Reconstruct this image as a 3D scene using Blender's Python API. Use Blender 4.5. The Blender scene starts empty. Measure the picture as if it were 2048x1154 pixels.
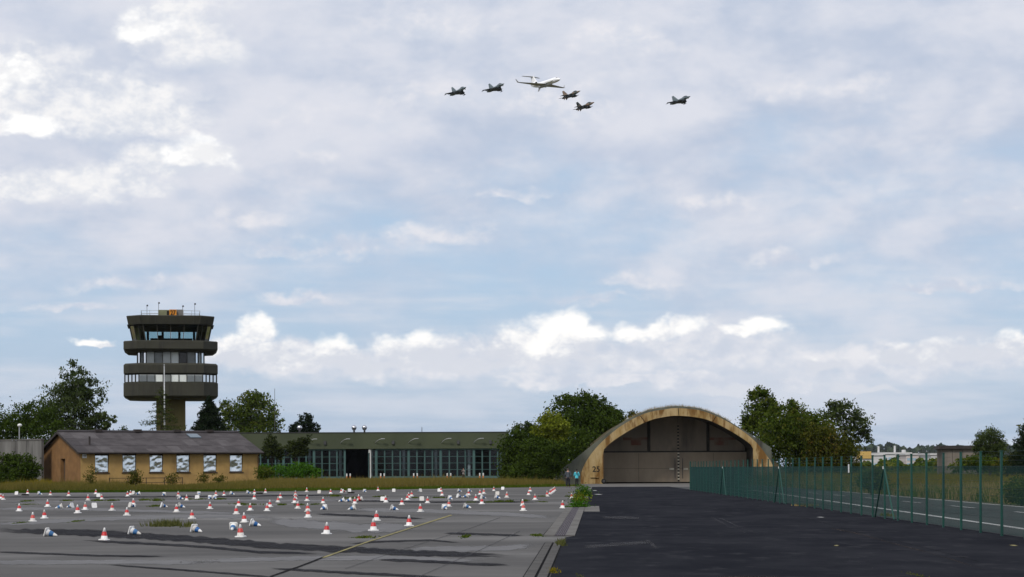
import bpy, bmesh, math, random
import numpy as np
from mathutils import Matrix, Vector

# ------------------------------------------------------------------ camera
sc = bpy.context.scene
COL = sc.collection
F = 4000.0            # focal length in photo pixels (2048 wide)
HC = 1.85             # eye height
CX, CY = 1024.0, 935.0
ROLL = math.radians(0.25)
cd = bpy.data.cameras.new('camera'); cam = bpy.data.objects.new('camera', cd); COL.objects.link(cam)
cd.sensor_fit = 'HORIZONTAL'; cd.sensor_width = 36.0; cd.lens = 36.0 * F / 2048.0
cd.shift_x = 0.0; cd.shift_y = (CY - 577.0) / 2048.0
cd.clip_start = 0.5; cd.clip_end = 60000.0
_c, _s = math.cos(ROLL), math.sin(ROLL)
cam.matrix_world = Matrix(((_c, _s, 0, 0), (0, 0, -1, 0), (-_s, _c, 0, HC), (0, 0, 0, 1)))
sc.camera = cam

def uv_(px, py):
    dx, dy = px - CX, CY - py
    return (dx * _c + dy * _s) / F, (-dx * _s + dy * _c) / F
def P(px, py, d):                      # point seen at a photo pixel, at depth d
    u, v = uv_(px, py)
    return (u * d, d, HC + v * d)
def G(px, py, z=0.0):                  # point on the ground seen at a photo pixel
    u, v = uv_(px, py)
    d = (z - HC) / v
    return (u * d, d, z)

# ------------------------------------------------------------------ render
sc.render.engine = 'CYCLES'
sc.cycles.use_denoising = True
sc.cycles.max_bounces = 6
sc.cycles.transparent_max_bounces = 16
sc.cycles.diffuse_bounces = 3
sc.cycles.caustics_reflective = False; sc.cycles.caustics_refractive = False
sc.view_settings.view_transform = 'Standard'; sc.view_settings.look = 'None'
sc.view_settings.exposure = 0.12; sc.view_settings.gamma = 1.0
sc.view_settings.use_curve_mapping = False

# ------------------------------------------------------------------ node expressions
class X:
    """tiny wrapper: arithmetic on node sockets"""
    def __init__(s, nt, v): s.nt, s.v = nt, v
    def _m(s, op, *a, clamp=False):
        n = s.nt.nodes.new('ShaderNodeMath'); n.operation = op; n.use_clamp = clamp
        for i, q in enumerate(a):
            q = q.v if isinstance(q, X) else q
            if isinstance(q, (int, float)): n.inputs[i].default_value = q
            else: s.nt.links.new(q, n.inputs[i])
        return X(s.nt, n.outputs[0])
    def __add__(s, o): return s._m('ADD', s, o)
    __radd__ = __add__
    def __sub__(s, o): return s._m('SUBTRACT', s, o)
    def __rsub__(s, o): return s._m('SUBTRACT', o, s)
    def __mul__(s, o): return s._m('MULTIPLY', s, o)
    __rmul__ = __mul__
    def __truediv__(s, o): return s._m('DIVIDE', s, o)
    def max(s, o): return s._m('MAXIMUM', s, o)
    def min(s, o): return s._m('MINIMUM', s, o)
    def abs(s): return s._m('ABSOLUTE', s)
    def clamp(s): return s._m('ADD', s, 0.0, clamp=True)
    def smax(s, o, k): return s._m('SMOOTH_MAX', s, o, k)
    def step(s, a, b):                 # smoothstep a..b
        n = s.nt.nodes.new('ShaderNodeMapRange'); n.interpolation_type = 'SMOOTHSTEP'
        s.nt.links.new(s.v, n.inputs[0]); n.inputs[1].default_value = a; n.inputs[2].default_value = b
        return X(s.nt, n.outputs[0])
def lk(nt, v, sock):
    v = v.v if isinstance(v, X) else v
    if isinstance(v, bpy.types.NodeSocket): nt.links.new(v, sock)
    else: sock.default_value = v
def vec(nt, x, y, z):
    n = nt.nodes.new('ShaderNodeCombineXYZ')
    for i, q in enumerate((x, y, z)): lk(nt, q, n.inputs[i])
    return n.outputs[0]
def noise(nt, v, scale, detail=4, rough=0.5, col=False, dist=0.0, lac=2.0):
    n = nt.nodes.new('ShaderNodeTexNoise'); lk(nt, v, n.inputs['Vector'])
    n.inputs['Scale'].default_value = scale; n.inputs['Detail'].default_value = detail
    n.inputs['Roughness'].default_value = rough; n.inputs['Distortion'].default_value = dist
    n.inputs['Lacunarity'].default_value = lac
    return n.outputs['Color'] if col else X(nt, n.outputs['Fac'])
def mixc(nt, f, a, b):
    n = nt.nodes.new('ShaderNodeMix'); n.data_type = 'RGBA'
    lk(nt, f, n.inputs[0])
    for q, i in ((a, 6), (b, 7)):
        if isinstance(q, tuple): n.inputs[i].default_value = (*q[:3], 1.0)
        else: nt.links.new(q, n.inputs[i])
    return n.outputs[2]

# ------------------------------------------------------------------ sun and sky
SUN_EL, SUN_AZ = math.radians(45), math.radians(207)     # azimuth from +Y (view) towards +X
sdir = Vector((math.sin(SUN_AZ) * math.cos(SUN_EL), math.cos(SUN_AZ) * math.cos(SUN_EL), math.sin(SUN_EL)))
sl = bpy.data.lights.new('sun', 'SUN'); sun = bpy.data.objects.new('sun', sl); COL.objects.link(sun)
sl.energy = 2.1; sl.angle = math.radians(13); sl.color = (1.0, 0.95, 0.88)
sun.rotation_euler = (-sdir).to_track_quat('-Z', 'Y').to_euler()
sun.location = (60, -60, 120)

world = bpy.data.worlds.new('World'); sc.world = world; world.use_nodes = True
wt = world.node_tree; wt.nodes.clear()
def build_sky(nt):
    out = nt.nodes.new('ShaderNodeOutputWorld'); bg = nt.nodes.new('ShaderNodeBackground')
    nt.links.new(bg.outputs[0], out.inputs[0]); bg.inputs[1].default_value = 0.1
    tc = nt.nodes.new('ShaderNodeTexCoord'); D = tc.outputs['Generated']
    sp = nt.nodes.new('ShaderNodeSeparateXYZ'); nt.links.new(D, sp.inputs[0])
    x, y, z = (X(nt, sp.outputs[i]) for i in range(3))
    A = x._m('ARCTAN2', x, y) * 1000.0        # milliradians of azimuth from the view direction
    E = z._m('ARCSINE', z) * 1000.0           # milliradians of elevation
    st = nt.nodes.new('ShaderNodeTexSky'); st.sky_type = 'NISHITA'; st.sun_disc = False
    st.sun_elevation = SUN_EL; st.sun_rotation = SUN_AZ
    st.air_density = 1.0; st.dust_density = 1.6; st.ozone_density = 1.2
    def vm(op, p, q=None, r=None):
        n = nt.nodes.new('ShaderNodeVectorMath'); n.operation = op
        for i, k in enumerate((p, q, r)):
            if k is not None: lk(nt, k, n.inputs[i])
        return n.outputs['Value'] if op == 'LENGTH' else n.outputs[0]
    # noises on the sphere of directions, flattened so that the cloud decks lie level
    Dz = vec(nt, x, y, z * 1.9)
    Dw = vec(nt, x, y, z * 1.5)
    big = noise(nt, Dz, 5.5, 4, 0.55, dist=0.3)
    mid = noise(nt, Dz, 15.0, 6, 0.58, dist=0.15)
    mid2 = noise(nt, vm('ADD', Dz, (-0.010, 0.0, 0.024)), 15.0, 4, 0.58, dist=0.15)
    wisp = noise(nt, vec(nt, x, y, z * 4.0 - x * 0.5), 11.0, 5, 0.58)
    bil = noise(nt, Dw, 26.0, 7, 0.60)
    fine = noise(nt, Dw, 95.0, 5, 0.62)
    low = noise(nt, vec(nt, x, y, z * 8.0), 14.0, 5, 0.55)
    # clear air: the sky model, paled by thin veil
    g = (E / 215.0).clamp()
    hole = mixc(nt, g, (4.45, 5.6, 7.5), (3.9, 5.9, 8.0))
    base = mixc(nt, 0.75, st.outputs[0], hole)
    # grey-white deck that thickens upwards, its heads lit and its undersides grey-violet
    th = g * 0.62 + big * 0.80 + mid * 0.50 + wisp * 0.22 - 0.80
    a1 = th.step(0.0, 0.40)
    sh = (mid - mid2) * 1.5 + (big - 0.5) * 1.3 + (wisp - 0.5) * 0.5 + g * 0.12
    deck = mixc(nt, sh.step(-0.34, 0.42), (4.75, 5.35, 6.6), (6.95, 7.05, 7.7))
    c = mixc(nt, a1 * 0.95, base, deck)
    # flat stripes of thin cloud lower down
    stripe = (low * 0.9 + big * 0.45 - (g * 5.0 - 1.0).abs() * 0.12).step(0.46, 0.80) * 0.65
    c = mixc(nt, stripe, c, (6.45, 6.75, 7.5))
    # relief of the heaps, lit from above left: slope of the billow noise
    off = vm('ADD', Dw, (-0.0035, 0.0, 0.0105))
    bil2 = noise(nt, off, 26.0, 5, 0.60)
    fin2 = noise(nt, off, 95.0, 3, 0.62)
    relief = (bil - bil2) * 2.6 + (fine - fin2) * 0.7
    wcol = noise(nt, Dw, 60.0, 3, 0.5, col=True)
    warp = vm('MULTIPLY', vm('SUBTRACT', wcol, (0.5, 0.5, 0.5)), (22.0, 15.0, 0.0))
    UV = vm('ADD', vec(nt, A, E, 0.0), warp)
    jit = (bil - 0.5) * 2.6 + (fine - 0.5) * 1.2
    def layer(c, lst, dark, light, soft, op, lit=(-0.25, 0.45), flat=2.0, js=1.0, base=None):
        m = None
        for (px, py, rx, ry) in lst:           # centre and half sizes, turned into angles
            a0 = math.atan((px - 1024) / F) * 1000; e0 = math.atan((935 - py) / F) * 1000
            sx, sy = 4.0 / rx, 4.0 / ry
            q = vm('MULTIPLY_ADD', UV, (sx, sy, 0.0), (-a0 * sx, -e0 * sy, 0.0))
            q = vm('MAXIMUM', q, vm('MULTIPLY', q, (-1.0, -flat, 0.0)))
            l = X(nt, vm('LENGTH', q))
            m = l if m is None else m.min(l)
        f = (1.0 - m).max(-1.5) + jit * js
        al = f.step(-0.08, soft) * op
        li = relief - f.max(0.0) * 0.12
        if base: li = li + ((E - base[0]) / base[1]).max(-1.2).min(0.35)
        return mixc(nt, al, c, mixc(nt, li.step(*lit), dark, light))
    # great bright mass upper left and the softer heaps across the middle
    c = layer(c, [(-20, 190, 230, 120), (240, 230, 200, 95), (330, 70, 140, 85), (400, 120, 110, 60), (350, 325, 130, 55), (60, 390, 230, 45), (200, 370, 180, 50)],
              (6.4, 6.75, 7.5), (8.9, 8.8, 8.8), 0.60, 0.96, (-0.40, 0.35), 1.4, 0.5)
    c = layer(c, [(-30, 175, 120, 65), (285, 70, 75, 48), (390, 315, 75, 35), (40, 270, 90, 30)],
              (8.4, 8.4, 8.55), (10.8, 10.7, 10.4), 0.55, 0.97, (-0.35, 0.35), 1.5, 0.5)
    # grey-blue lanes between the bright masses
    c = layer(c, [(70, 60, 190, 50), (360, 150, 160, 26), (560, 110, 120, 60), (900, 300, 230, 45), (1250, 310, 260, 40), (300, 290, 130, 16), (1750, 340, 200, 30), (480, 400, 120, 24)],
              (4.7, 5.35, 6.7), (5.5, 6.0, 7.1), 1.3, 0.7, (-0.4, 0.4), 1.0, 0.6)
    c = layer(c, [(640, 300, 60, 45), (1000, 195, 330, 55), (760, 260, 60, 35), (1150, 215, 160, 45), (1240, 80, 220, 60), (880, 60, 200, 60), (1640, 190, 220, 40), (560, 230, 90, 45)],
              (6.1, 6.5, 7.4), (7.9, 7.8, 8.15), 1.1, 0.85, (-0.4, 0.4), 1.6, 0.8)
    c = layer(c, [(870, 470, 130, 34), (700, 495, 120, 32), (560, 505, 75, 26), (450, 440, 170, 32), (1270, 565, 110, 26), (1600, 530, 130, 30), (1430, 425, 110, 35), (250, 575, 170, 34),
                  (600, 600, 110, 16), (1180, 600, 180, 18), (150, 625, 150, 16), (2000, 430, 120, 22), (1000, 390, 170, 22), (1900, 590, 160, 16)],
              (5.6, 6.05, 7.1), (7.8, 7.7, 8.05), 1.0, 0.85, (-0.35, 0.4), 1.8, 0.8)
    # soft band behind the row, joining it from the tower to the right edge
    c = layer(c, [(1100, 712, 400, 52), (830, 728, 260, 44), (1800, 730, 340, 40), (1400, 700, 260, 46), (1470, 772, 220, 18), (520, 708, 190, 44), (1250, 760, 320, 16), (680, 720, 160, 34)],
              (5.8, 6.25, 7.2), (8.0, 7.95, 8.25), 0.55, 0.92, (-0.50, 0.45), 1.0, 0.45)
    # row of cumulus above the horizon
    c = layer(c, [(515, 666, 44, 42), (475, 690, 60, 34), (560, 710, 54, 34), (490, 718, 95, 26), (672, 698, 40, 44), (700, 720, 58, 30), (645, 722, 48, 28),
                  (785, 702, 60, 42), (835, 698, 54, 44), (880, 716, 60, 34), (1060, 688, 80, 48), (1110, 664, 70, 54), (1145, 652, 36, 44), (1180, 680, 56, 42), (1005, 704, 64, 30), (1090, 718, 180, 28),
                  (1268, 668, 46, 28), (1325, 666, 70, 26), (1370, 658, 44, 34), (1490, 670, 50, 20), (1535, 660, 50, 30), (1800, 720, 52, 24), (1865, 716, 88, 30), (1945, 722, 72, 24), (2000, 706, 55, 32), (2060, 713, 60, 28),
                  (1700, 782, 44, 22), (1745, 788, 70, 13), (1430, 790, 70, 15), (1480, 784, 42, 24), (1645, 736, 54, 19), (190, 690, 46, 14), (950, 732, 140, 20), (740, 732, 140, 20)],
              (6.6, 6.85, 7.5), (10.2, 10.0, 9.7), 0.55, 0.94, (-0.42, 0.30), 1.5, 0.45, (61.0, 20.0))
    nt.links.new(c, bg.inputs[0])
build_sky(wt)
world.cycles.sampling_method = 'MANUAL'; world.cycles.sample_map_resolution = 512

# ------------------------------------------------------------------ materials
MATS = {}
def mat(name, c1, c2=None, scale=1.0, rough=0.8, spec=0.25, metal=0.0, stretch=(1, 1, 1), detail=5, lo=0.35, hi=0.65,
        c3=None, scale3=0.3, stretch3=(1, 1, 1), lo3=0.5, hi3=0.7, bump=0.0, bscale=20.0, nrough=0.55):
    m = bpy.data.materials.new(name); m.use_nodes = True; nt = m.node_tree
    b = nt.nodes['Principled BSDF']
    b.inputs['Roughness'].default_value = rough; b.inputs['Metallic'].default_value = metal
    b.inputs['Specular IOR Level'].default_value = spec
    geo = nt.nodes.new('ShaderNodeNewGeometry')
    def co(st):
        n = nt.nodes.new('ShaderNodeVectorMath'); n.operation = 'MULTIPLY'
        nt.links.new(geo.outputs['Position'], n.inputs[0]); n.inputs[1].default_value = st
        return n.outputs[0]
    if c2 is None: c2 = tuple(v * 0.82 for v in c1)
    n1 = noise(nt, co(stretch), scale, detail, nrough)
    c = mixc(nt, n1.step(lo, hi), c1, c2)
    if c3 is not None:
        n3 = noise(nt, co(stretch3), scale3, 5, 0.6)
        c = mixc(nt, n3.step(lo3, hi3), c, c3)
    nt.links.new(c, b.inputs['Base Color'])
    if bump:
        bn = nt.nodes.new('ShaderNodeBump'); bn.inputs['Strength'].default_value = bump
        nb = noise(nt, co((1, 1, 1)), bscale, 4, 0.6)
        nt.links.new(nb.v, bn.inputs['Height']); nt.links.new(bn.outputs[0], b.inputs['Normal'])
    MATS[name] = m
    return m
def leafmat(name, ca, cb, cc=None, trans=0.25):
    """foliage: colour from the per-leaf attribute 'tint'"""
    m = bpy.data.materials.new(name); m.use_nodes = True; nt = m.node_tree; nt.nodes.clear()
    out = nt.nodes.new('ShaderNodeOutputMaterial')
    at = nt.nodes.new('ShaderNodeAttribute'); at.attribute_name = 'tint'
    t = X(nt, at.outputs['Fac'])
    c = mixc(nt, t.step(0.05, 0.75), ca, cb)
    if cc: c = mixc(nt, t.step(0.7, 1.0), c, cc)
    d = nt.nodes.new('ShaderNodeBsdfDiffuse'); tr = nt.nodes.new('ShaderNodeBsdfTranslucent')
    nt.links.new(c, d.inputs[0]); nt.links.new(c, tr.inputs[0])
    mx = nt.nodes.new('ShaderNodeMixShader'); mx.inputs[0].default_value = trans
    nt.links.new(d.outputs[0], mx.inputs[1]); nt.links.new(tr.outputs[0], mx.inputs[2])
    nt.links.new(mx.outputs[0], out.inputs[0])
    MATS[name] = m
    return m
def glassmat(name, tint, refl=0.12, rough=0.03, see=0.5):
    """window glass: sees through a tinted sheet, mirrors the sky at its surface"""
    m = bpy.data.materials.new(name); m.use_nodes = True; nt = m.node_tree; nt.nodes.clear()
    out = nt.nodes.new('ShaderNodeOutputMaterial')
    tp = nt.nodes.new('ShaderNodeBsdfTransparent'); tp.inputs[0].default_value = (*tint, 1)
    gl = nt.nodes.new('ShaderNodeBsdfGlossy'); gl.inputs['Roughness'].default_value = rough
    fr = nt.nodes.new('ShaderNodeFresnel'); fr.inputs[0].default_value = 1.5
    mx = nt.nodes.new('ShaderNodeMixShader'); nt.links.new(fr.outputs[0], mx.inputs[0])
    nt.links.new(tp.outputs[0], mx.inputs[1]); nt.links.new(gl.outputs[0], mx.inputs[2])
    nt.links.new(mx.outputs[0], out.inputs[0]); MATS[name] = m
    return m

# ------------------------------------------------------------------ meshes
class MB:
    def __init__(s): s.v, s.f, s.mi = [], [], []
    def quad(s, *p, m=0):
        b = len(s.v); s.v += [tuple(q) for q in p]; s.f.append(tuple(range(b, b + len(p)))); s.mi.append(m); return s
    def box(s, x0, x1, y0, y1, z0, z1, m=0):
        b = len(s.v)
        s.v += [(x0, y0, z0), (x1, y0, z0), (x1, y1, z0), (x0, y1, z0), (x0, y0, z1), (x1, y0, z1), (x1, y1, z1), (x0, y1, z1)]
        for q in ((0, 3, 2, 1), (4, 5, 6, 7), (0, 1, 5, 4), (1, 2, 6, 5), (2, 3, 7, 6), (3, 0, 4, 7)):
            s.f.append(tuple(b + i for i in q)); s.mi.append(m)
        return s
    def hexa(s, bot, top, m=0):        # two rings of equal length (lists of xyz) joined and capped
        b = len(s.v); n = len(bot); s.v += [tuple(q) for q in bot] + [tuple(q) for q in top]
        for i in range(n):
            j = (i + 1) % n; s.f.append((b + i, b + j, b + n + j, b + n + i)); s.mi.append(m)
        s.f.append(tuple(b + i for i in reversed(range(n)))); s.mi.append(m)
        s.f.append(tuple(b + n + i for i in range(n))); s.mi.append(m)
        return s
    def loft(s, rings, m=0, cap=True):
        b = len(s.v); n = len(rings[0])
        for r in rings: s.v += [tuple(q) for q in r]
        for k in range(len(rings) - 1):
            for i in range(n):
                j = (i + 1) % n
                s.f.append((b + k * n + i, b + k * n + j, b + (k + 1) * n + j, b + (k + 1) * n + i)); s.mi.append(m)
        if cap:
            s.f.append(tuple(b + i for i in reversed(range(n)))); s.mi.append(m)
            s.f.append(tuple(b + (len(rings) - 1) * n + i for i in range(n))); s.mi.append(m)
        return s
    def tube(s, pts, rad, n=6, m=0):
        pts = [Vector(p) for p in pts]; rings = []
        rad = rad if isinstance(rad, (list, tuple)) else [rad] * len(pts)
        for i, p in enumerate(pts):
            t = (pts[min(i + 1, len(pts) - 1)] - pts[max(i - 1, 0)]).normalized()
            a = t.cross(Vector((0, 0, 1)) if abs(t.z) < 0.9 else Vector((0, 1, 0))).normalized(); c = t.cross(a)
            rings.append([p + (a * math.cos(k * 2 * math.pi / n) + c * math.sin(k * 2 * math.pi / n)) * rad[i] for k in range(n)])
        return s.loft(rings, m)
    def lathe(s, prof, n=16, m=0, c=(0, 0, 0)):
        rings = [[(c[0] + r * math.cos(k * 2 * math.pi / n), c[1] + r * math.sin(k * 2 * math.pi / n), c[2] + z) for k in range(n)] for r, z in prof]
        return s.loft(rings, m)
    def build(s, name, mats, parent=None, smooth=False):
        me = bpy.data.meshes.new(name); me.from_pydata(s.v, [], s.f)
        mats = mats if isinstance(mats, (list, tuple)) else [mats]
        for q in mats: me.materials.append(MATS[q])
        if len(mats) > 1: me.polygons.foreach_set('material_index', s.mi)
        if smooth: me.polygons.foreach_set('use_smooth', [True] * len(s.f))
        bm = bmesh.new(); bm.from_mesh(me); bmesh.ops.recalc_face_normals(bm, faces=bm.faces); bm.to_mesh(me); bm.free()
        o = bpy.data.objects.new(name, me); COL.objects.link(o)
        if parent is not None: o.parent = parent
        return o
def link(name, me, parent=None):
    o = bpy.data.objects.new(name, me); COL.objects.link(o)
    if parent is not None: o.parent = parent
    return o
def tag(o, label=None, cat=None, group=None, kind=None):
    if label: o['label'] = label
    if cat: o['category'] = cat
    if group: o['group'] = group
    if kind: o['kind'] = kind
    return o
def thing(name, label, cat, loc=(0, 0, 0), rz=0.0, group=None):
    o = bpy.data.objects.new(name, None); COL.objects.link(o); o.empty_display_size = 0.3
    o.location = loc; o.rotation_euler = (0, 0, rz)
    return tag(o, label, cat, group)
def copy_tree(o, parent=None):
    c = o.copy(); COL.objects.link(c); c.parent = parent
    for ch in o.children: copy_tree(ch, c)
    return c
def npmesh(name, V, Fq, mats, tint=None, parent=None):
    """fast mesh from numpy arrays (all faces of one size); tint: one value per face"""
    me = bpy.data.meshes.new(name); nf, k = Fq.shape
    me.vertices.add(len(V)); me.vertices.foreach_set('co', np.ascontiguousarray(V, dtype=np.float32).ravel())
    me.loops.add(nf * k); me.loops.foreach_set('vertex_index', np.ascontiguousarray(Fq, dtype=np.int32).ravel())
    me.polygons.add(nf); me.polygons.foreach_set('loop_start', np.arange(0, nf * k, k, dtype=np.int32))
    mats = mats if isinstance(mats, (list, tuple)) else [mats]
    for q in mats: me.materials.append(MATS[q])
    me.update(calc_edges=True)
    if tint is not None:
        a = me.attributes.new('tint', 'FLOAT', 'FACE'); a.data.foreach_set('value', np.ascontiguousarray(tint, dtype=np.float32))
    return link(name, me, parent)

# ------------------------------------------------------------------ foliage
def leaves(C, size, rng, flat=0.0, droop=0.0, aspect=0.6):
    """one rhombic leaf spray for every centre in C"""
    n = len(C)
    a = rng.normal(size=(n, 3)); a[:, 2] *= (1.0 - flat); a[:, 2] -= droop
    a /= np.linalg.norm(a, axis=1)[:, None] + 1e-9
    r = rng.normal(size=(n, 3)); r -= (r * a).sum(1)[:, None] * a; r /= np.linalg.norm(r, axis=1)[:, None] + 1e-9
    s = size * rng.uniform(0.55, 1.35, n)[:, None]
    V = np.empty((n, 4, 3)); V[:, 0] = C - a * s * 0.5; V[:, 2] = C + a * s * 0.5
    V[:, 1] = C + r * s * 0.5 * aspect; V[:, 3] = C - r * s * 0.5 * aspect
    return V.reshape(-1, 3), np.arange(n * 4).reshape(n, 4)
def crown_points(lobes, n, rng, clump=26, sig=0.16, shell=0.55):
    L = np.array(lobes, dtype=float)          # x y z rx ry rz
    w = (L[:, 3] * L[:, 5]) ** 0.9; w /= w.sum()
    nc = max(4, n // clump)
    li = rng.choice(len(L), nc, p=w)
    d = rng.normal(size=(nc, 3)); d /= np.linalg.norm(d, axis=1)[:, None]
    rr = shell + (1.03 - shell) * rng.random(nc) ** 0.6
    rr *= 1.0 + 0.10 * rng.normal(size=nc)
    cc = L[li, :3] + d * L[li, 3:] * rr[:, None]
    ci = rng.integers(0, nc, n)
    rad = sig * (L[li, 3] * L[li, 5]) ** 0.5
    rad = np.clip(rad, 0.16, 0.75) * rng.uniform(0.6, 1.4, nc)
    pts = cc[ci] + rng.normal(size=(n, 3)) * rad[ci][:, None] * np.array([1.15, 1.15, 0.75])
    ct = rng.random(nc)
    tint = np.clip(0.62 * ct[ci] + 0.38 * rng.random(n), 0, 1)
    return pts, tint, cc
def tree(name, label, cat, d, base_px, lobes_px, leaf, n, size=0.28, trunk_r=0.22, seed=1, clump=26, sig=0.16, shell=0.5,
         droop=0.0, bark='bark', group=None, limbs=7, depth=0.9, twigs=0, aspect=0.6, z0=0.0, parts=('trunk', 'crown')):
    rng = np.random.default_rng(seed)
    bx = P(base_px, 935, d)[0]
    root = thing(name, label, cat, (bx, d, z0), 0, group)
    L = []
    for q in lobes_px:
        px, py, rx, ry = q[:4]; dy = q[4] if len(q) > 4 else rng.uniform(-0.3, 0.3) * rx * d / F
        p = P(px, py, d)
        L.append((p[0] - bx, dy, p[2] - z0, rx * d / F, max(rx, ry) * depth * d / F, ry * d / F))
    pts, tint, cc = crown_points(L, n, rng, clump, sig, shell)
    pts[:, 2] = np.maximum(pts[:, 2], 0.05)
    V, Fq = leaves(pts, size, rng, droop=droop, aspect=aspect)
    npmesh(parts[1], V, Fq, leaf, tint, root)
    if trunk_r > 0:
        m = MB(); A = np.array(L); top = A[np.argmax(A[:, 2] + 0.6 * A[:, 5])]
        ctr = np.average(A[:, :3], axis=0, weights=A[:, 3] * A[:, 5])
        th = top[2] + top[5] * 0.5
        p = [Vector((0, 0, -0.1)), Vector((ctr[0] * 0.25, ctr[1] * 0.25, th * 0.33)), Vector((ctr[0] * 0.6 + top[0] * 0.2, ctr[1] * 0.5, th * 0.66)), Vector((top[0], top[1], th))]
        m.tube(p, [trunk_r, trunk_r * 0.78, trunk_r * 0.45, trunk_r * 0.12], 8)
        order = rng.permutation(len(cc))[:limbs + twigs]
        for k, i in enumerate(order):
            e = Vector(cc[i]); f = min(0.85, max(0.22, 0.75 * e.z / max(th, 0.1) * rng.uniform(0.6, 0.9)))
            q = f * 3; j = min(int(q), 2); s0 = p[j].lerp(p[j + 1], q - j)
            mid = s0.lerp(e, 0.55) + Vector((0, 0, 0.12 * (e - s0).length))
            r = trunk_r * (0.42 if k < limbs else 0.16) * (1 - 0.5 * f)
            m.tube([s0, mid, e], [r, r * 0.6, r * 0.18], 5)
        m.build(parts[0], bark, root, True)
    return root
def blades(name, P2, h, w, rng, leaf, tint, parent=None, lean=0.25, nb=3):
    """tufts of grass: nb thin triangles at every ground point of P2 (x, y, z)"""
    n = len(P2); m = n * nb
    b = np.repeat(P2, nb, axis=0) + np.c_[rng.normal(size=(m, 2)) * w * 1.3, np.zeros(m)]
    hh = np.repeat(h, nb) * rng.uniform(0.55, 1.15, m)
    an = rng.uniform(0, math.pi, m); s = np.c_[np.cos(an), np.sin(an) * 0.4, np.zeros(m)] * (w * rng.uniform(0.5, 1.2, m))[:, None]
    tip = b + np.c_[rng.normal(size=(m, 2)) * lean * hh[:, None], hh]
    V = np.empty((m, 3, 3)); V[:, 0] = b - s; V[:, 1] = b + s; V[:, 2] = tip
    return npmesh(name, V.reshape(-1, 3), np.arange(m * 3).reshape(m, 3), leaf, np.repeat(tint, nb) * 0.75 + 0.25 * rng.random(m), parent)
def smooth_noise(x, y, seed, k):
    """cheap value noise in 0..1 for scattering"""
    r = np.random.default_rng(seed); t = r.random((64, 64))
    fx, fy = x * k, y * k; ix, iy = np.floor(fx).astype(int), np.floor(fy).astype(int)
    a, b = fx - ix, fy - iy; a = a * a * (3 - 2 * a); b = b * b * (3 - 2 * b)
    g = lambda i, j: t[i % 64, j % 64]
    return (g(ix, iy) * (1 - a) + g(ix + 1, iy) * a) * (1 - b) + (g(ix, iy + 1) * (1 - a) + g(ix + 1, iy + 1) * a) * b

# palette
mat('asphalt_old', (0.122, 0.118, 0.114), (0.088, 0.086, 0.085), 0.16, 1.0, 0.02, stretch=(0.55, 1.0, 1), detail=9, lo=0.33, hi=0.66, nrough=0.68,
    c3=(0.185, 0.181, 0.176), scale3=0.09, stretch3=(0.5, 1.0, 1), lo3=0.48, hi3=0.72, bump=0.15, bscale=9)
mat('asphalt_tar', (0.026, 0.027, 0.031), (0.042, 0.042, 0.046), 0.5, 0.9, 0.12, detail=7)
mat('asphalt_pale', (0.175, 0.174, 0.178), (0.13, 0.13, 0.134), 0.35, 0.92, 0.12, stretch=(0.5, 1, 1), detail=8)
mat('asphalt_new', (0.0165, 0.0178, 0.0225), (0.0260, 0.0272, 0.0325), 0.35, 1.0, 0.0, stretch=(1, 0.5, 1), detail=9, nrough=0.68,
    c3=(0.036, 0.037, 0.042), scale3=1.3, stretch3=(1, 0.5, 1), lo3=0.52, hi3=0.74, bump=0.12, bscale=14)
mat('asphalt_road', (0.080, 0.082, 0.082), (0.056, 0.058, 0.06), 0.2, 1.0, 0.02, stretch=(1, 0.25, 1), detail=8)
mat('scuff', (0.12, 0.12, 0.125), (0.06, 0.06, 0.065), 2.0, 0.9, 0.12)
mat('scuff_brown', (0.085, 0.062, 0.045), (0.04, 0.036, 0.034), 1.2, 0.9, 0.12)
mat('concrete_pale', (0.145, 0.138, 0.127), (0.092, 0.086, 0.078), 0.8, 0.9, 0.15, detail=7, nrough=0.65)
mat('concrete_dark', (0.085, 0.080, 0.074), (0.055, 0.052, 0.048), 1.5, 0.9, 0.15, detail=7, nrough=0.65)
mat('drain_iron', (0.075, 0.062, 0.070), (0.05, 0.042, 0.048), 5, 0.6, 0.3)
mat('black_gap', (0.006, 0.006, 0.007), (0.01, 0.01, 0.01), 2, 0.95, 0.05)
mat('paint_yellow', (0.42, 0.36, 0.16), (0.24, 0.21, 0.11), 1.6, 0.8, 0.2, detail=7, nrough=0.7)
mat('paint_white', (0.62, 0.62, 0.60), (0.40, 0.40, 0.39), 1.6, 0.8, 0.2, detail=7, nrough=0.7)
mat('soil_grass', (0.060, 0.066, 0.022), (0.105, 0.082, 0.040), 0.08, 0.95, 0.1, detail=7)
mat('bark', (0.075, 0.062, 0.05), (0.045, 0.036, 0.03), 6, 0.9, 0.15, stretch=(1, 1, 0.2))
mat('birch_bark', (0.46, 0.45, 0.42), (0.12, 0.11, 0.10), 3, 0.85, 0.15, stretch=(0.6, 0.6, 1.6), lo=0.5, hi=0.62)
leafmat('leaf_dark', (0.0185, 0.0340, 0.0056), (0.0536, 0.0820, 0.0136))
leafmat('leaf_mid', (0.0268, 0.0500, 0.0062), (0.0824, 0.1120, 0.0161), (0.1133, 0.1050, 0.0217))
leafmat('leaf_birch', (0.0227, 0.0380, 0.0112), (0.0721, 0.0960, 0.0310))
leafmat('leaf_yellowgreen', (0.0670, 0.0950, 0.0074), (0.1700, 0.1950, 0.0211))
leafmat('leaf_bright', (0.0258, 0.0750, 0.0074), (0.0639, 0.1500, 0.0136))
leafmat('leaf_autumn', (0.0268, 0.0380, 0.0050), (0.0803, 0.0850, 0.0136), (0.1185, 0.0750, 0.0186))
leafmat('needle_dark', (0.0062, 0.0120, 0.0062), (0.0206, 0.0340, 0.0149))
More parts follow.
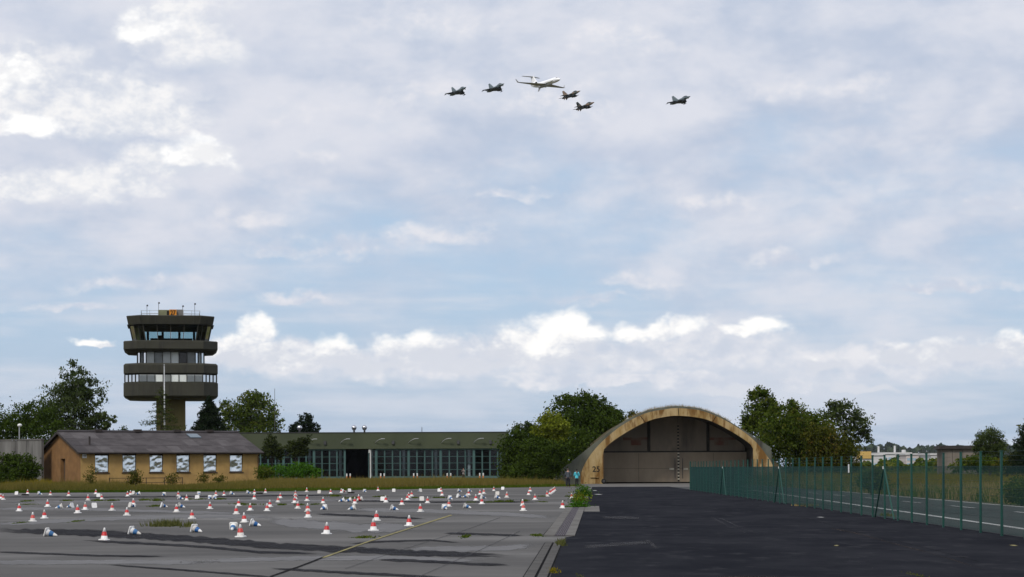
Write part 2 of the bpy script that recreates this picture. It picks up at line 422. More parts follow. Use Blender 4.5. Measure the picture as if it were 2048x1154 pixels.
leafmat('needle_pine', (0.0144, 0.0220, 0.0074), (0.0412, 0.0540, 0.0136))
leafmat('needle_larch', (0.0309, 0.0450, 0.0124), (0.0721, 0.0900, 0.0217))
leafmat('grass_green', (0.0309, 0.0600, 0.0062), (0.0824, 0.1150, 0.0136), (0.1339, 0.1300, 0.0248))
leafmat('grass_dry', (0.0536, 0.0620, 0.0112), (0.1545, 0.1250, 0.0341), (0.2472, 0.1850, 0.0682))
leafmat('grass_pale', (0.1545, 0.1150, 0.0434), (0.3090, 0.2350, 0.0992))
leafmat('goldenrod', (0.0515, 0.0680, 0.0074), (0.2060, 0.1550, 0.0112))
leafmat('grass_apron', (0.045, 0.055, 0.015), (0.105, 0.108, 0.036))
leafmat('far_wood', (0.018, 0.032, 0.018), (0.045, 0.062, 0.030), trans=0.1)

# ------------------------------------------------------------------ ground
def sheet(name, pts, m, kind='structure', parent=None):
    o = MB().quad(*pts).build(name, m, parent)
    if o.data.polygons[0].normal.z < 0: o.data.flip_normals()
    return tag(o, kind=kind) if parent is None else o
R = 4500.0
sheet('ground', [(-R, -200, -0.02), (R, -200, -0.02), (R, R, -0.02), (-R, R, -0.02)], 'soil_grass')
# old apron on the left: its far edge runs along the verge
edge = [(-60, 986.5), (0, 986.2), (400, 983.6), (560, 982.6), (800, 979), (1040, 975), (1120, 973.5), (1200, 971.5)]
ep = [G(*q) for q in edge]
sheet('apron', [(-120, ep[0][1], 0), *ep, (ep[-1][0] + 1.2, 150, 0), (5.0, 60, 0), (1.0, 20, 0), (-0.5, -30, 0), (-120, -30, 0)], 'asphalt_old')
# pale concrete in front of the shelter
sheet('forecourt', [(9.4, 183, 0.004), (36.5, 183, 0.004), (36.5, 231, 0.004), (7.2, 231, 0.004), (7.2, 200, 0.004)], 'concrete_pale')
# fresh tarmac between the drain and the fence
FA, FB = G(1381, 980.5), G(2005, 1072.5)
fdir = (Vector(FB) - Vector(FA)).normalized()
def fence_pt(y, off=0.0, z=0.0):
    t = (y - FA[1]) / fdir.y
    return (FA[0] + fdir.x * t + off, y, z)
dr0, dr1 = Vector(G(1169.7, 1016.3)), Vector(G(1150.5, 1072))
dd = (dr1 - dr0) / (dr1.y - dr0.y)
def drain_pt(y, off=0.0, z=0.0):       # right edge of the drain at depth y
    p = dr0 + dd * (y - dr0.y); return (p.x + off, y, z)
sheet('tarmac', [drain_pt(187, 0, .008), drain_pt(53.6, 0, .008), (*G(1131, 1075)[:2], .008), (*G(1119, 1102)[:2], .008), (*G(1101, 1153)[:2], .008), (*G(1078, 1230)[:2], .008), (0.6, 10, .008),
                 (40, 10, .008), fence_pt(30, .3, .008), fence_pt(187, .3, .008)], 'asphalt_new')
# road behind the fence
sheet('road', [fence_pt(20, .35, .002), (31.0, 20, .002), (27.2, 60, .002), (*G(2048, 1013)[:2], .002), (*G(1680, 983)[:2], .002), (25.0, 215, .002), fence_pt(215, .35, .002)], 'asphalt_road')

def ragged(pix, seed, jit=0.5, step=14.0, z=0.004):
    """outline given on the photo, dropped on the ground, with a worn edge"""
    r = random.Random(seed); out = []
    for i, a in enumerate(pix):
        b = pix[(i + 1) % len(pix)]; n = max(1, int(math.dist(a, b) / step))
        for k in range(n):
            f = k / n; out.append(G(a[0] + (b[0] - a[0]) * f + r.uniform(-1, 1) * jit * 4, a[1] + (b[1] - a[1]) * f + r.uniform(-1, 1) * jit, z))
    return out
def patch(name, pix, m, seed, jit=0.5, z=0.004, step=14.0):
    bm = bmesh.new(); vs = [bm.verts.new(p) for p in ragged(pix, seed, jit, step, z)]
    f = bm.faces.new(vs); bmesh.ops.triangulate(bm, faces=[f])
    for q in bm.faces:
        if q.normal.z < 0: q.normal_flip()
    me = bpy.data.meshes.new(name); bm.to_mesh(me); bm.free(); me.materials.append(MATS[m])
    return tag(link(name, me), kind='structure')
def wornmat(name, c1, c2, op=0.9, scale=1.6, stretch=(0.35, 1, 1)):
    """paint, tar or dust lying on the asphalt: thins out towards its edges (attribute 'fade') in a grainy way"""
    m = mat(name, c1, c2, scale, 1.0, 0.02, stretch=stretch, detail=7, nrough=0.65); nt = m.node_tree
    b = nt.nodes['Principled BSDF']; out = nt.nodes['Material Output']
    at = nt.nodes.new('ShaderNodeAttribute'); at.attribute_name = 'fade'
    geo = nt.nodes.new('ShaderNodeNewGeometry')
    vm = nt.nodes.new('ShaderNodeVectorMath'); vm.operation = 'MULTIPLY'
    nt.links.new(geo.outputs['Position'], vm.inputs[0]); vm.inputs[1].default_value = stretch
    n = noise(nt, vm.outputs[0], scale * 2.2, 6, 0.7)
    al = (X(nt, at.outputs['Fac']) + (n - 0.5) * 1.3).step(0.18, 0.75) * op
    tr = nt.nodes.new('ShaderNodeBsdfTransparent'); mx = nt.nodes.new('ShaderNodeMixShader')
    nt.links.new(al.v, mx.inputs[0]); nt.links.new(tr.outputs[0], mx.inputs[1]); nt.links.new(b.outputs[0], mx.inputs[2])
    nt.links.new(mx.outputs[0], out.inputs[0])
wornmat('worn_tar', (0.018, 0.018, 0.022), (0.040, 0.040, 0.043), 0.85)
wornmat('worn_pale', (0.200, 0.198, 0.200), (0.15, 0.149, 0.152), 0.85)
wornmat('worn_scuff', (0.10, 0.10, 0.105), (0.055, 0.055, 0.06), 0.42)
wornmat('worn_trace', (0.16, 0.16, 0.165), (0.09, 0.09, 0.095), 0.6, 3.0, (1, 1, 1))
wornmat('worn_brown', (0.085, 0.062, 0.045), (0.04, 0.036, 0.034), 0.55)
wornmat('worn_yellow', (0.30, 0.265, 0.125), (0.17, 0.155, 0.09), 0.9, 2.5, (1, 1, 1))
wornmat('worn_white', (0.50, 0.50, 0.48), (0.35, 0.35, 0.34), 0.9, 2.5, (1, 1, 1))
wornmat('worn_black', (0.010, 0.010, 0.011), (0.02, 0.02, 0.02), 0.95, 2.5, (1, 1, 1))
def stroke(name, pix, w, m, seed, z, wx=0.0, ends=0.0):
    """a worn streak following a line of the photo (half width w in rows, wx in columns)"""
    r = random.Random(seed); dense = []
    for i in range(len(pix) - 1):
        a, b = pix[i], pix[i + 1]; n = max(2, int(math.dist(a, b) / 12))
        dense += [(a[0] + (b[0] - a[0]) * k / n, a[1] + (b[1] - a[1]) * k / n) for k in range(n)]
    dense.append(pix[-1]); n = len(dense); V, Fc, fade = [], [], []
    for i, (x, y) in enumerate(dense):
        f = i / (n - 1); t = min(1.0, 6 * f, 6 * (1 - f)) if not ends else 1.0
        ww = w * (0.55 + 0.45 * t) * r.uniform(0.85, 1.15); j = r.uniform(-.15, .15) * w
        for q, fd in ((-1.0, 0.0), (-0.45, 1.0), (0.45, 1.0), (1.0, 0.0)):
            V.append(G(x + wx * q, y + j + ww * q, z)); fade.append(fd * t if not ends else max(fd, 0.45))
        if i:
            b = (i - 1) * 4
            for k in range(3): Fc.append((b + k, b + k + 4, b + k + 5, b + k + 1))
    me = bpy.data.meshes.new(name); me.from_pydata(V, [], Fc); me.materials.append(MATS[m])
    at = me.attributes.new('fade', 'FLOAT', 'POINT'); at.data.foreach_set('value', fade)
    if me.polygons[0].normal.z < 0: me.flip_normals()
    return tag(link(name, me), kind='structure')
stroke('tar_strip', [(-60, 1059), (0, 1061), (200, 1066.5), (400, 1079), (560, 1092), (700, 1099), (820, 1106), (960, 1109), (1068, 1114)], 8.0, 'worn_tar', 1, 0.008)
for k, (pl, w, mm) in enumerate([
        ([(360, 1125), (500, 1119), (650, 1116), (800, 1116), (900, 1121), (1000, 1120)], 5.5, 'worn_pale'),
        ([(800, 1100), (930, 1098), (1010, 1096), (1080, 1091)], 7.0, 'worn_pale'),
        ([(-60, 1125), (150, 1124), (300, 1124), (440, 1126)], 5.5, 'worn_pale'),
        ([(-60, 1052), (90, 1043), (250, 1036), (380, 1032), (500, 1033), (590, 1037)], 5.0, 'worn_pale'),
        ([(520, 1040), (640, 1050), (720, 1056), (840, 1054)], 11.0, 'worn_pale'),
        ([(680, 1018), (860, 1022), (1000, 1028), (1130, 1036)], 5.0, 'worn_pale'),
        ([(-60, 1005), (200, 1003), (420, 1001), (640, 1001), (900, 999), (1120, 998)], 2.5, 'worn_pale'),
        ([(-60, 1018), (120, 1017), (300, 1022), (520, 1028)], 3.5, 'worn_pale'),
        ([(200, 1128), (330, 1137), (450, 1146), (580, 1157)], 2.0, 'worn_tar'),
        ([(-40, 1102), (90, 1107), (200, 1111), (350, 1113)], 2.0, 'worn_tar'),
        ([(150, 1080), (300, 1087), (420, 1094), (520, 1104), (660, 1107)], 3.0, 'worn_tar'),
        ([(520, 1135), (660, 1143), (780, 1149), (920, 1157)], 3.0, 'worn_tar'),
        ([(740, 1118), (850, 1122), (930, 1127), (1030, 1130)], 3.2, 'worn_tar'),
                ([(620, 1027), (760, 1033), (860, 1038)], 2.5, 'worn_tar'), ([(880, 1066), (960, 1068), (1050, 1071)], 2.5, 'worn_tar'),
        ([(-60, 994), (200, 994), (500, 992), (760, 989)], 1.6, 'worn_tar'), ([(640, 1000), (860, 1004), (1100, 1004)], 1.8, 'worn_tar'),
        ([(690, 1088), (760, 1083), (860, 1080), (930, 1086)], 2.0, 'worn_tar')]):
    stroke('worn_streak', pl, w, mm, 20 + k, 0.0045 if mm == 'worn_pale' else 0.010)
stroke('pavement_crack', [(540, 1153), (600, 1132), (650, 1113)], 0.7, 'worn_black', 40, 0.011, 2.0, 1)
stroke('pavement_crack', [(690, 1137), (800, 1100), (930, 1060), (1000, 1035)], 0.4, 'worn_scuff', 41, 0.011, 1.2, 1)
stroke('pavement_crack', [(830, 1156), (960, 1100), (1040, 1062)], 0.4, 'worn_scuff', 42, 0.011, 1.2, 1)
stroke('pavement_crack', [(1142, 1008), (1113, 1041), (1087, 1071)], 0.5, 'worn_black', 43, 0.011, 1.6, 1)
for k, off in enumerate((7.9, 10.6)):        # paving lane seams of the new tarmac
    a_, b_ = drain_pt(38, off), drain_pt(182, off); n_ = 40; V = []; Fc = []; fd = []
    for i in range(n_ + 1):
        y_ = 38 + 144 * i / n_; c_ = drain_pt(y_, off + .05 * math.sin(i * .9 + k))
        for q_, f_ in ((-.12, 0.), (0, .35), (.12, 0.)): V.append((c_[0] + q_, y_, .0105)); fd.append(f_)
        if i: b0 = (i - 1) * 3; Fc += [(b0, b0 + 1, b0 + 4, b0 + 3), (b0 + 1, b0 + 2, b0 + 5, b0 + 4)]
    me = bpy.data.meshes.new('lane_seam'); me.from_pydata(V, [], Fc); me.materials.append(MATS['worn_scuff' if k % 2 else 'worn_black'])
    me.attributes.new('fade', 'FLOAT', 'POINT').data.foreach_set('value', fd); tag(link('lane_seam', me), kind='structure')
stroke('yellow_line', [(646, 1115), (735, 1083.5), (830, 1053), (903, 1030)], 0.6, 'worn_yellow', 5, 0.014, 2.2, 1)
for k, (pl, w, wx, mm) in enumerate([
        ([(1418, 1032), (1450, 1048), (1495, 1067)], 1.2, 3, 'worn_trace'), ([(1436, 1034), (1475, 1052), (1520, 1068)], 1.0, 3, 'worn_trace'),
        ([(1160, 1094), (1240, 1088), (1310, 1084)], 4.0, 0, 'worn_scuff'), ([(1290, 1078), (1303, 1086), (1312, 1098)], 1.0, 6, 'worn_scuff'), ([(1200, 1034), (1285, 1036)], 3.0, 0, 'worn_scuff'),
        ([(1630, 1050), (1720, 1068), (1780, 1085), (1850, 1103), (1900, 1118), (2000, 1148)], 1.6, 4, 'worn_brown'),
        ([(1630, 1034), (1653, 1034.5)], 0.7, 0, 'worn_white'),
        ([(1664, 1091), (1682, 1091)], 1.4, 0, 'worn_yellow'), ([(2015, 1090), (2040, 1091)], 1.4, 0, 'worn_yellow'), ([(1680, 1112), (1730, 1130), (1790, 1152)], 1.2, 3, 'worn_scuff'),
        ([(1182, 981), (1197, 981)], 0.6, 0, 'worn_white'), ([(1184, 988.5), (1209, 988.5)], 0.8, 0, 'worn_white'),
        ([(1430, 1153), (1500, 1152.5), (1570, 1153)], 0.8, 0, 'worn_brown')]):
    stroke('tarmac_mark', pl, w, mm, 60 + k, 0.013, wx)
patch('manhole_slab', [(1170, 1012), (1198, 1012), (1199, 1023), (1168, 1023)], 'concrete_pale', 91, 0.1, 0.013, 40)
# painted lines on the road behind the fence
def road_line(p0, p1, w, name='road_line', mm='paint_white'):
    a, b = Vector(G(*p0)), Vector(G(*p1)); n = (b - a).normalized(); s = Vector((n.y, -n.x, 0)) * w * 0.5
    sheet(name, [(*(a - s)[:2], .007), (*(a + s)[:2], .007), (*(b + s)[:2], .007), (*(b - s)[:2], .007)], mm)
road_line((2140, 1071), (1500, 979.5), 0.26)
road_line((2140, 1022), (1680, 983), 0.22)
for k in range(7):
    y0 = 62 + k * 12.5; xa = 19.6 + (y0 - 60) * 0.016
    sheet('road_dash', [(xa, y0, .007), (xa + .16, y0, .007), (xa + .24, y0 + 5, .007), (xa + .08, y0 + 5, .007)], 'paint_white')

# ------------------------------------------------------------------ drains
root = MB()
y0, y1 = 53.6, 176.0
root.quad(drain_pt(y0, -0.86, .010), drain_pt(y0, 0, .010), drain_pt(y1, 0, .010), drain_pt(y1, -0.86, .010))
dch = tag(root.build('drain_channel', 'black_gap'), kind='structure')
yy = y0; r = random.Random(3)
while yy < y1 - 0.1:
    e = min(yy + 3.0, y1); g = 0.02
    for (a, b, nm) in ((-0.85, -0.555, 'kerb_slab'), (-0.255, -0.01, 'kerb_slab')):
        z = .024 + r.uniform(0, .004)
        p = [drain_pt(yy + g, a, 0), drain_pt(yy + g, b, 0), drain_pt(e - g, b, 0), drain_pt(e - g, a, 0)]
        MB().hexa([(q[0], q[1], 0.0) for q in p], [(q[0], q[1], z) for q in p]).build(nm, 'concrete_pale', dch)
    yy += 3.0
m = MB()
for k in range(6):                      # long ribs of the grate
    a = -0.54 + k * 0.053
    p = [drain_pt(y0, a), drain_pt(y0, a + .018), drain_pt(y1, a + .018), drain_pt(y1, a)]
    m.hexa([(q[0], q[1], .011) for q in p], [(q[0], q[1], .022) for q in p])
yy = y0
while yy < 110:                         # cross bars
    p = [drain_pt(yy, -.545), drain_pt(yy, -.26), drain_pt(yy + .06, -.26), drain_pt(yy + .06, -.545)]
    m.hexa([(q[0], q[1], .011) for q in p], [(q[0], q[1], .021) for q in p]); yy += 0.22
tag(m.build('grating', 'drain_iron', dch), kind='stuff')
# slotted drain nearer the camera
la, lb = Vector(G(1090.7, 1084)), Vector(G(1049, 1149)); sa, sb = Vector(G(1106.5, 1087)), Vector(G(1074, 1152)); ra, rb = Vector(G(1124, 1091)), Vector(G(1099, 1153))
def ext(a, b, y): return a + (b - a) * ((y - a.y) / (b.y - a.y))
yn, yf = 26.0, 49.0
sd = MB().quad(*[(*ext(*q, y)[:2], .009) for q, y in (((la, lb), yn), ((ra, rb), yn), ((ra, rb), yf), ((la, lb), yf))])
sd = tag(sd.build('slot_drain', 'black_gap'), kind='structure')
yy = yn
while yy < yf - 0.1:
    e = min(yy + 4.0, yf)
    for (A, B, oa, ob) in (((la, lb), (sa, sb), 0.03, -0.025), ((sa, sb), (ra, rb), 0.025, -0.03)):
        p = [ext(*A, yy + .015) + Vector((oa, 0, 0)), ext(*B, yy + .015) + Vector((ob, 0, 0)), ext(*B, e - .015) + Vector((ob, 0, 0)), ext(*A, e - .015) + Vector((oa, 0, 0))]
        MB().hexa([(q.x, q.y, 0) for q in p], [(q.x, q.y, .03) for q in p]).build('drain_slab', 'concrete_dark', sd)
    yy += 4.0

# ------------------------------------------------------------------ building materials
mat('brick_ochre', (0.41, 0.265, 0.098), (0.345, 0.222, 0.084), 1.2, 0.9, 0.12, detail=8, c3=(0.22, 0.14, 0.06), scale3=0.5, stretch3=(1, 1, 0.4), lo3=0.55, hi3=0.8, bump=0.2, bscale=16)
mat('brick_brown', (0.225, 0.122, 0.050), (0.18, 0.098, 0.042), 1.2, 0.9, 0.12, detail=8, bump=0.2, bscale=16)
mat('roof_cement', (0.082, 0.074, 0.076), (0.056, 0.050, 0.052), 0.9, 0.85, 0.15, stretch=(1, 1, 3), detail=7, c3=(0.12, 0.11, 0.112), scale3=0.6, lo3=0.58, hi3=0.75)
mat('roof_cement_dark', (0.066, 0.059, 0.061), (0.050, 0.045, 0.047), 0.9, 0.85, 0.15, detail=7)
mat('roof_cement_pale', (0.105, 0.096, 0.098), (0.078, 0.071, 0.073), 0.9, 0.85, 0.15, detail=7)
mat('fascia_brown', (0.030, 0.024, 0.022), (0.045, 0.036, 0.032), 2, 0.7, 0.25)
mat('frame_brown', (0.055, 0.038, 0.028), (0.04, 0.028, 0.02), 3, 0.7, 0.25)
mat('wood_door', (0.10, 0.062, 0.036), (0.07, 0.045, 0.028), 2, 0.8, 0.2, stretch=(3, 3, 0.4))
mat('skylight_blue', (0.12, 0.16, 0.19), (0.09, 0.12, 0.15), 2, 0.35, 0.5)
mat('plate_white', (0.72, 0.72, 0.70), (0.6, 0.6, 0.58), 3, 0.5, 0.4)
mat('black_paint', (0.015, 0.014, 0.013), (0.025, 0.023, 0.02), 3, 0.8, 0.2)
mat('foil', (0.86, 0.90, 0.90), (0.72, 0.78, 0.79), 2.0, 0.20, 0.5, 0.85, detail=3)
mat('concrete_wall', (0.19, 0.185, 0.175), (0.12, 0.115, 0.108), 0.5, 0.9, 0.15, stretch=(1.6, 1.6, 0.25), detail=7, c3=(0.055, 0.052, 0.05), scale3=0.45, stretch3=(1.5, 1.5, 0.12), lo3=0.58, hi3=0.7)
mat('tower_bronze', (0.040, 0.039, 0.026), (0.033, 0.032, 0.022), 0.6, 0.65, 0.3, detail=6, c3=(0.022, 0.021, 0.016), scale3=1.1, stretch3=(1, 1, 0.15), lo3=0.5, hi3=0.75)
mat('tower_shaft', (0.155, 0.128, 0.050), (0.125, 0.104, 0.042), 0.6, 0.85, 0.2, stretch=(1, 1, 0.3), detail=6)
mat('tower_frame', (0.045, 0.044, 0.034), (0.036, 0.036, 0.028), 2, 0.6, 0.3)
mat('tower_dark', (0.014, 0.014, 0.013), (0.02, 0.02, 0.018), 2, 0.8, 0.2)
mat('blind_pale', (0.86, 0.87, 0.83), (0.78, 0.79, 0.74), 0.8, 0.7, 0.3)
mat('blind_grey', (0.22, 0.23, 0.22), (0.17, 0.18, 0.17), 0.8, 0.7, 0.3)
mat('curtain_olive', (0.20, 0.18, 0.07), (0.15, 0.135, 0.055), 2.5, 0.9, 0.1, stretch=(3, 3, 0.2))
glassmat('glass_cab', (0.58, 0.70, 0.72)); glassmat('glass_window', (0.95, 0.97, 0.97)); glassmat('glass_dirty', (0.55, 0.62, 0.66), 0.12, 0.12)
mat('sign_orange', (0.62, 0.24, 0.020), (0.5, 0.18, 0.015), 2, 0.6, 0.3)
mat('box_grey', (0.17, 0.165, 0.155), (0.14, 0.135, 0.125), 1.5, 0.8, 0.2); mat('box_olive', (0.20, 0.205, 0.12), (0.17, 0.175, 0.10), 1.5, 0.8, 0.2)
mat('metal_pale', (0.42, 0.43, 0.43), (0.33, 0.34, 0.34), 3, 0.45, 0.4, 0.5); mat('metal_dark', (0.06, 0.06, 0.06), (0.04, 0.04, 0.04), 3, 0.5, 0.4)
mat('chrome', (0.62, 0.63, 0.65), (0.5, 0.5, 0.52), 3, 0.18, 0.5, 1.0)
mat('hangar_olive', (0.066, 0.078, 0.044), (0.055, 0.066, 0.038), 0.25, 0.75, 0.2, stretch=(1, 1, 0.5), detail=6)
mat('hangar_trim', (0.040, 0.042, 0.040), (0.03, 0.03, 0.03), 1, 0.6, 0.3)
mat('door_teal', (0.062, 0.125, 0.118), (0.050, 0.105, 0.100), 0.8, 0.6, 0.3, detail=6)
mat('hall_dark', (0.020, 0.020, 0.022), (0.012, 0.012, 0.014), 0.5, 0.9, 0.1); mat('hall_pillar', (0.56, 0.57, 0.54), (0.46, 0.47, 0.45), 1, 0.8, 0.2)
mat('portal_ochre', (0.29, 0.195, 0.075), (0.40, 0.30, 0.155), 0.9, 0.9, 0.12, stretch=(1, 1, 0.35), detail=8, nrough=0.68, c3=(0.155, 0.082, 0.026), scale3=1.5, stretch3=(1, 1, 0.22), lo3=0.45, hi3=0.62, bump=0.25, bscale=4)
mat('portal_grey', (0.125, 0.132, 0.108), (0.085, 0.09, 0.072), 0.6, 0.9, 0.12, stretch=(1, 1, 0.35), detail=8, nrough=0.68, c3=(0.045, 0.042, 0.036), scale3=0.6, stretch3=(1, 1, 0.2), lo3=0.55, hi3=0.72)
mat('shelter_door', (0.345, 0.278, 0.200), (0.275, 0.222, 0.160), 0.35, 0.9, 0.12, stretch=(1, 1, 0.4), detail=8, nrough=0.65, c3=(0.19, 0.16, 0.128), scale3=0.3, stretch3=(1, 1, 0.3), lo3=0.52, hi3=0.75)
mat('shelter_upper_shaded', (0.29, 0.235, 0.175), (0.205, 0.170, 0.130), 0.35, 0.9, 0.12, stretch=(1, 1, 0.4), detail=8, nrough=0.65, c3=(0.10, 0.085, 0.068), scale3=0.3, stretch3=(1, 1, 0.3), lo3=0.48, hi3=0.72)  # darker than the door leaves: shade under the arch put into the colour
mat('shelter_soffit', (0.060, 0.053, 0.044), (0.035, 0.032, 0.027), 0.5, 0.9, 0.12, detail=7)  # colour darkened to deepen the shade inside the arch
mat('shelter_red', (0.17, 0.075, 0.05), (0.20, 0.16, 0.12), 0.9, 0.9, 0.12, detail=7); mat('marker_pale', (0.62, 0.58, 0.45), (0.5, 0.46, 0.36), 3, 0.8, 0.2)
mat('pale_render', (0.56, 0.555, 0.55), (0.48, 0.475, 0.47), 0.05, 0.8, 0.2); mat('pale_pink', (0.56, 0.50, 0.47), (0.48, 0.43, 0.41), 0.05, 0.8, 0.2); mat('pale_blue', (0.30, 0.42, 0.50), (0.25, 0.36, 0.44), 0.05, 0.7, 0.3)
mat('yellow_panel', (0.60, 0.40, 0.12), (0.5, 0.33, 0.10), 0.1, 0.7, 0.3); mat('block_brown', (0.19, 0.165, 0.14), (0.11, 0.095, 0.08), 0.5, 0.9, 0.1, stretch=(1, 1, 0.3), detail=7)

def wall_holes(m, x0, x1, z0, z1, y, th, holes, mi=0):
    """upright wall in the xz plane, front at y, with rectangular openings and their reveals (depth th)"""
    xs = sorted({x0, x1, *[h[0] for h in holes], *[h[1] for h in holes]}); zs = sorted({z0, z1, *[h[2] for h in holes], *[h[3] for h in holes]})
    for i in range(len(xs) - 1):
        for k in range(len(zs) - 1):
            cx, cz = (xs[i] + xs[i + 1]) / 2, (zs[k] + zs[k + 1]) / 2
            if any(h[0] < cx < h[1] and h[2] < cz < h[3] for h in holes): continue
            m.quad((xs[i], y, zs[k]), (xs[i + 1], y, zs[k]), (xs[i + 1], y, zs[k + 1]), (xs[i], y, zs[k + 1]), m=mi)
    for (a, b, c, d) in holes:
        m.quad((a, y, c), (a, y + th, c), (a, y + th, d), (a, y, d), m=mi); m.quad((b, y, c), (b, y + th, c), (b, y + th, d), (b, y, d), m=mi)
        m.quad((a, y, c), (b, y, c), (b, y + th, c), (a, y + th, c), m=mi); m.quad((a, y, d), (b, y, d), (b, y + th, d), (a, y + th, d), m=mi)

# ------------------------------------------------------------------ brick house with foil windows
HD = 200.0; HT = math.radians(30); hx = P(161, 938, HD)[0]
house = thing('brick_house', 'long ochre brick house with grey gable roof and foil-covered windows', 'house', (hx, HD, 0), HT)
HL, HW, HE, HR_ = 19.2, 13.0, 3.62, 5.62
def hs(px):                             # distance along the front wall seen at photo column px
    u = (px - 1024) / F; return (u * HD - hx) / (math.cos(HT) - u * math.sin(HT))
wins = []
for px in (203.7, 258.7, 312.6, 366.3, 420.2, 472.5):
    s = hs(px); wins.append((s - 0.72, s + 0.72, 1.52, 3.32))
m = MB(); wall_holes(m, 0, HL, -0.1, HE, 0, 0.24, wins)
m.quad((0, HW, -.1), (HL, HW, -.1), (HL, HW, HE), (0, HW, HE)); m.quad((HL, 0, -.1), (HL, HW, -.1), (HL, HW, HE), (HL, HW / 2, HR_ - .06), (HL, 0, HE))
m.build('wall', 'brick_ochre', house)
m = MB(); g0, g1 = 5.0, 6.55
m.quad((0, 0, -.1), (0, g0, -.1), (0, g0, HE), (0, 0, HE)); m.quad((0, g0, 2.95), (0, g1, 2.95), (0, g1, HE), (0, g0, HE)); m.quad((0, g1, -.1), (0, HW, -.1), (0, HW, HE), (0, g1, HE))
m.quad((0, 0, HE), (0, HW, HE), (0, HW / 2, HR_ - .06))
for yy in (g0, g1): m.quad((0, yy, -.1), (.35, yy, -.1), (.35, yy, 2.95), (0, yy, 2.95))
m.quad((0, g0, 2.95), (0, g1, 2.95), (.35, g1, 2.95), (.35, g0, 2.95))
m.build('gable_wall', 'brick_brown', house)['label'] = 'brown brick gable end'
dr = MB().box(.33, .39, g0, g1, -.05, 2.95).build('door', 'wood_door', house)
MB().box(.27, .33, g0 + .18, g0 + .32, 1.0, 1.12).build('handle', 'metal_dark', dr)
rng_ = random.Random(5)
for k, (a, b, c, d) in enumerate(wins):
    m = MB()
    for q in ((a, a + .09, c, d), (b - .09, b, c, d), (a + .09, b - .09, d - .09, d), (a + .09, b - .09, c, c + .09)): m.box(q[0], q[1], .12, .20, q[2], q[3])
    w = m.build('window', 'frame_brown', house)
    # crinkled foil taped into the frame: a sheet with real folds
    nx, nz = 18, 22; V, Fc = [], []
    for j in range(nz + 1):
        for i in range(nx + 1):
            fx, fz = i / nx, j / nz
            fold = float(.085 * (smooth_noise(np.array([fx * 2.6 + k * 7]), np.array([fz * 3.4 + k * 3]), 31, 1.0)[0] - .5) + .06 * (smooth_noise(np.array([fx * 4 + fz * 3 + k * 5]), np.array([fz * 7 - fx * 3 + k * 11]), 32, 1.0)[0] - .5)) + rng_.uniform(-.004, .004)
            e = min(1, 4 * min(fx, 1 - fx, fz, 1 - fz) + .15)
            V.append((a + .07 + (b - a - .14) * fx, .105 + fold * e, c + .07 + (d - c - .17) * fz))
    for j in range(nz):
        for i in range(nx):
            q = j * (nx + 1) + i; Fc.append((q, q + 1, q + nx + 2, q + nx + 1))
    mb = MB(); mb.v, mb.f, mb.mi = V, Fc, [0] * len(Fc); mb.build('foil_sheet', 'foil', w, True)
    MB().box(a - .08, b + .08, -.07, .12, c - .10, c - .002).build('sill', 'frame_brown', w)
    MB().box(a - .03, b + .03, -.006, .10, d + .002, d + .12).build('lintel', 'frame_brown', w)
# roof in overlapping corrugated sheets
ov, ea = 0.35, 0.45
def corr(nx, x0, x1, yl, yh, zl, zh, sgn):
    mb = MB(); n = 14; p = [(x0 + (x1 - x0) * i / n, 0.022 * (1 if i % 2 else -1)) for i in range(n + 1)]
    for i in range(n):
        (xa, da), (xb, db) = p[i], p[i + 1]
        mb.quad((xa, yl, zl + da), (xb, yl, zl + db), (xb, yh, zh + db), (xa, yh, zh + da))
        mb.quad((xa, yl, zl + da), (xb, yl, zl + db), (xb, yl, zl + db - .03), (xa, yl, zl + da - .03))
    return mb
sl_ = (HR_ - HE) / (HW / 2); cols = 16
rm = MB()
for sd_ in (0, 1):
    ylo = -ea if not sd_ else HW + ea; rm.hexa([(-ov, ylo, HE - ea * sl_), (HL + ov, ylo, HE - ea * sl_), (HL + ov, HW / 2, HR_), (-ov, HW / 2, HR_)],
                                                 [(-ov, ylo, HE - ea * sl_ + .06), (HL + ov, ylo, HE - ea * sl_ + .06), (HL + ov, HW / 2, HR_ + .06), (-ov, HW / 2, HR_ + .06)])
roof = rm.build('roof', 'fascia_brown', house)
for r_ in range(3):
    for c_ in range(cols):
        xa = -ov - .02 + (HL + 2 * ov + .04) * c_ / cols; xb = -ov - .02 + (HL + 2 * ov + .04) * (c_ + 1) / cols
        fa, fb = r_ / 3 - .015, (r_ + 1) / 3 + .005
        ya, yb = -ea - .05 + (HW / 2 + ea + .05) * fa, -ea - .05 + (HW / 2 + ea + .05) * fb
        za, zb = HE + ya * sl_ + .115 + r_ * .004, HE + yb * sl_ + .095 + r_ * .004
        mm = rng_.choices(['roof_cement', 'roof_cement_dark', 'roof_cement_pale'], (6, 2, 1))[0]
        corr(8, xa, xb, ya, yb, za, zb, 1).build('roof_sheet', mm, roof)
MB().tube([(-ov, HW / 2, HR_ + .14), (HL + ov, HW / 2, HR_ + .14)], .16, 8).build('ridge_cap', 'roof_cement_dark', roof)
for fx in (3.6, 7.9, 12.2, 15.9): MB().box(fx, fx + .7, HW / 2 - .35, HW / 2 + .35, HR_ + .12, HR_ + .40).build('ridge_vent', 'fascia_brown', roof)
MB().tube([(1.6, 2.0, HE + 2 * sl_), (1.6, 2.0, HE + 2 * sl_ + .95)], [.10, .10], 8).build('vent_pipe', 'fascia_brown', roof)
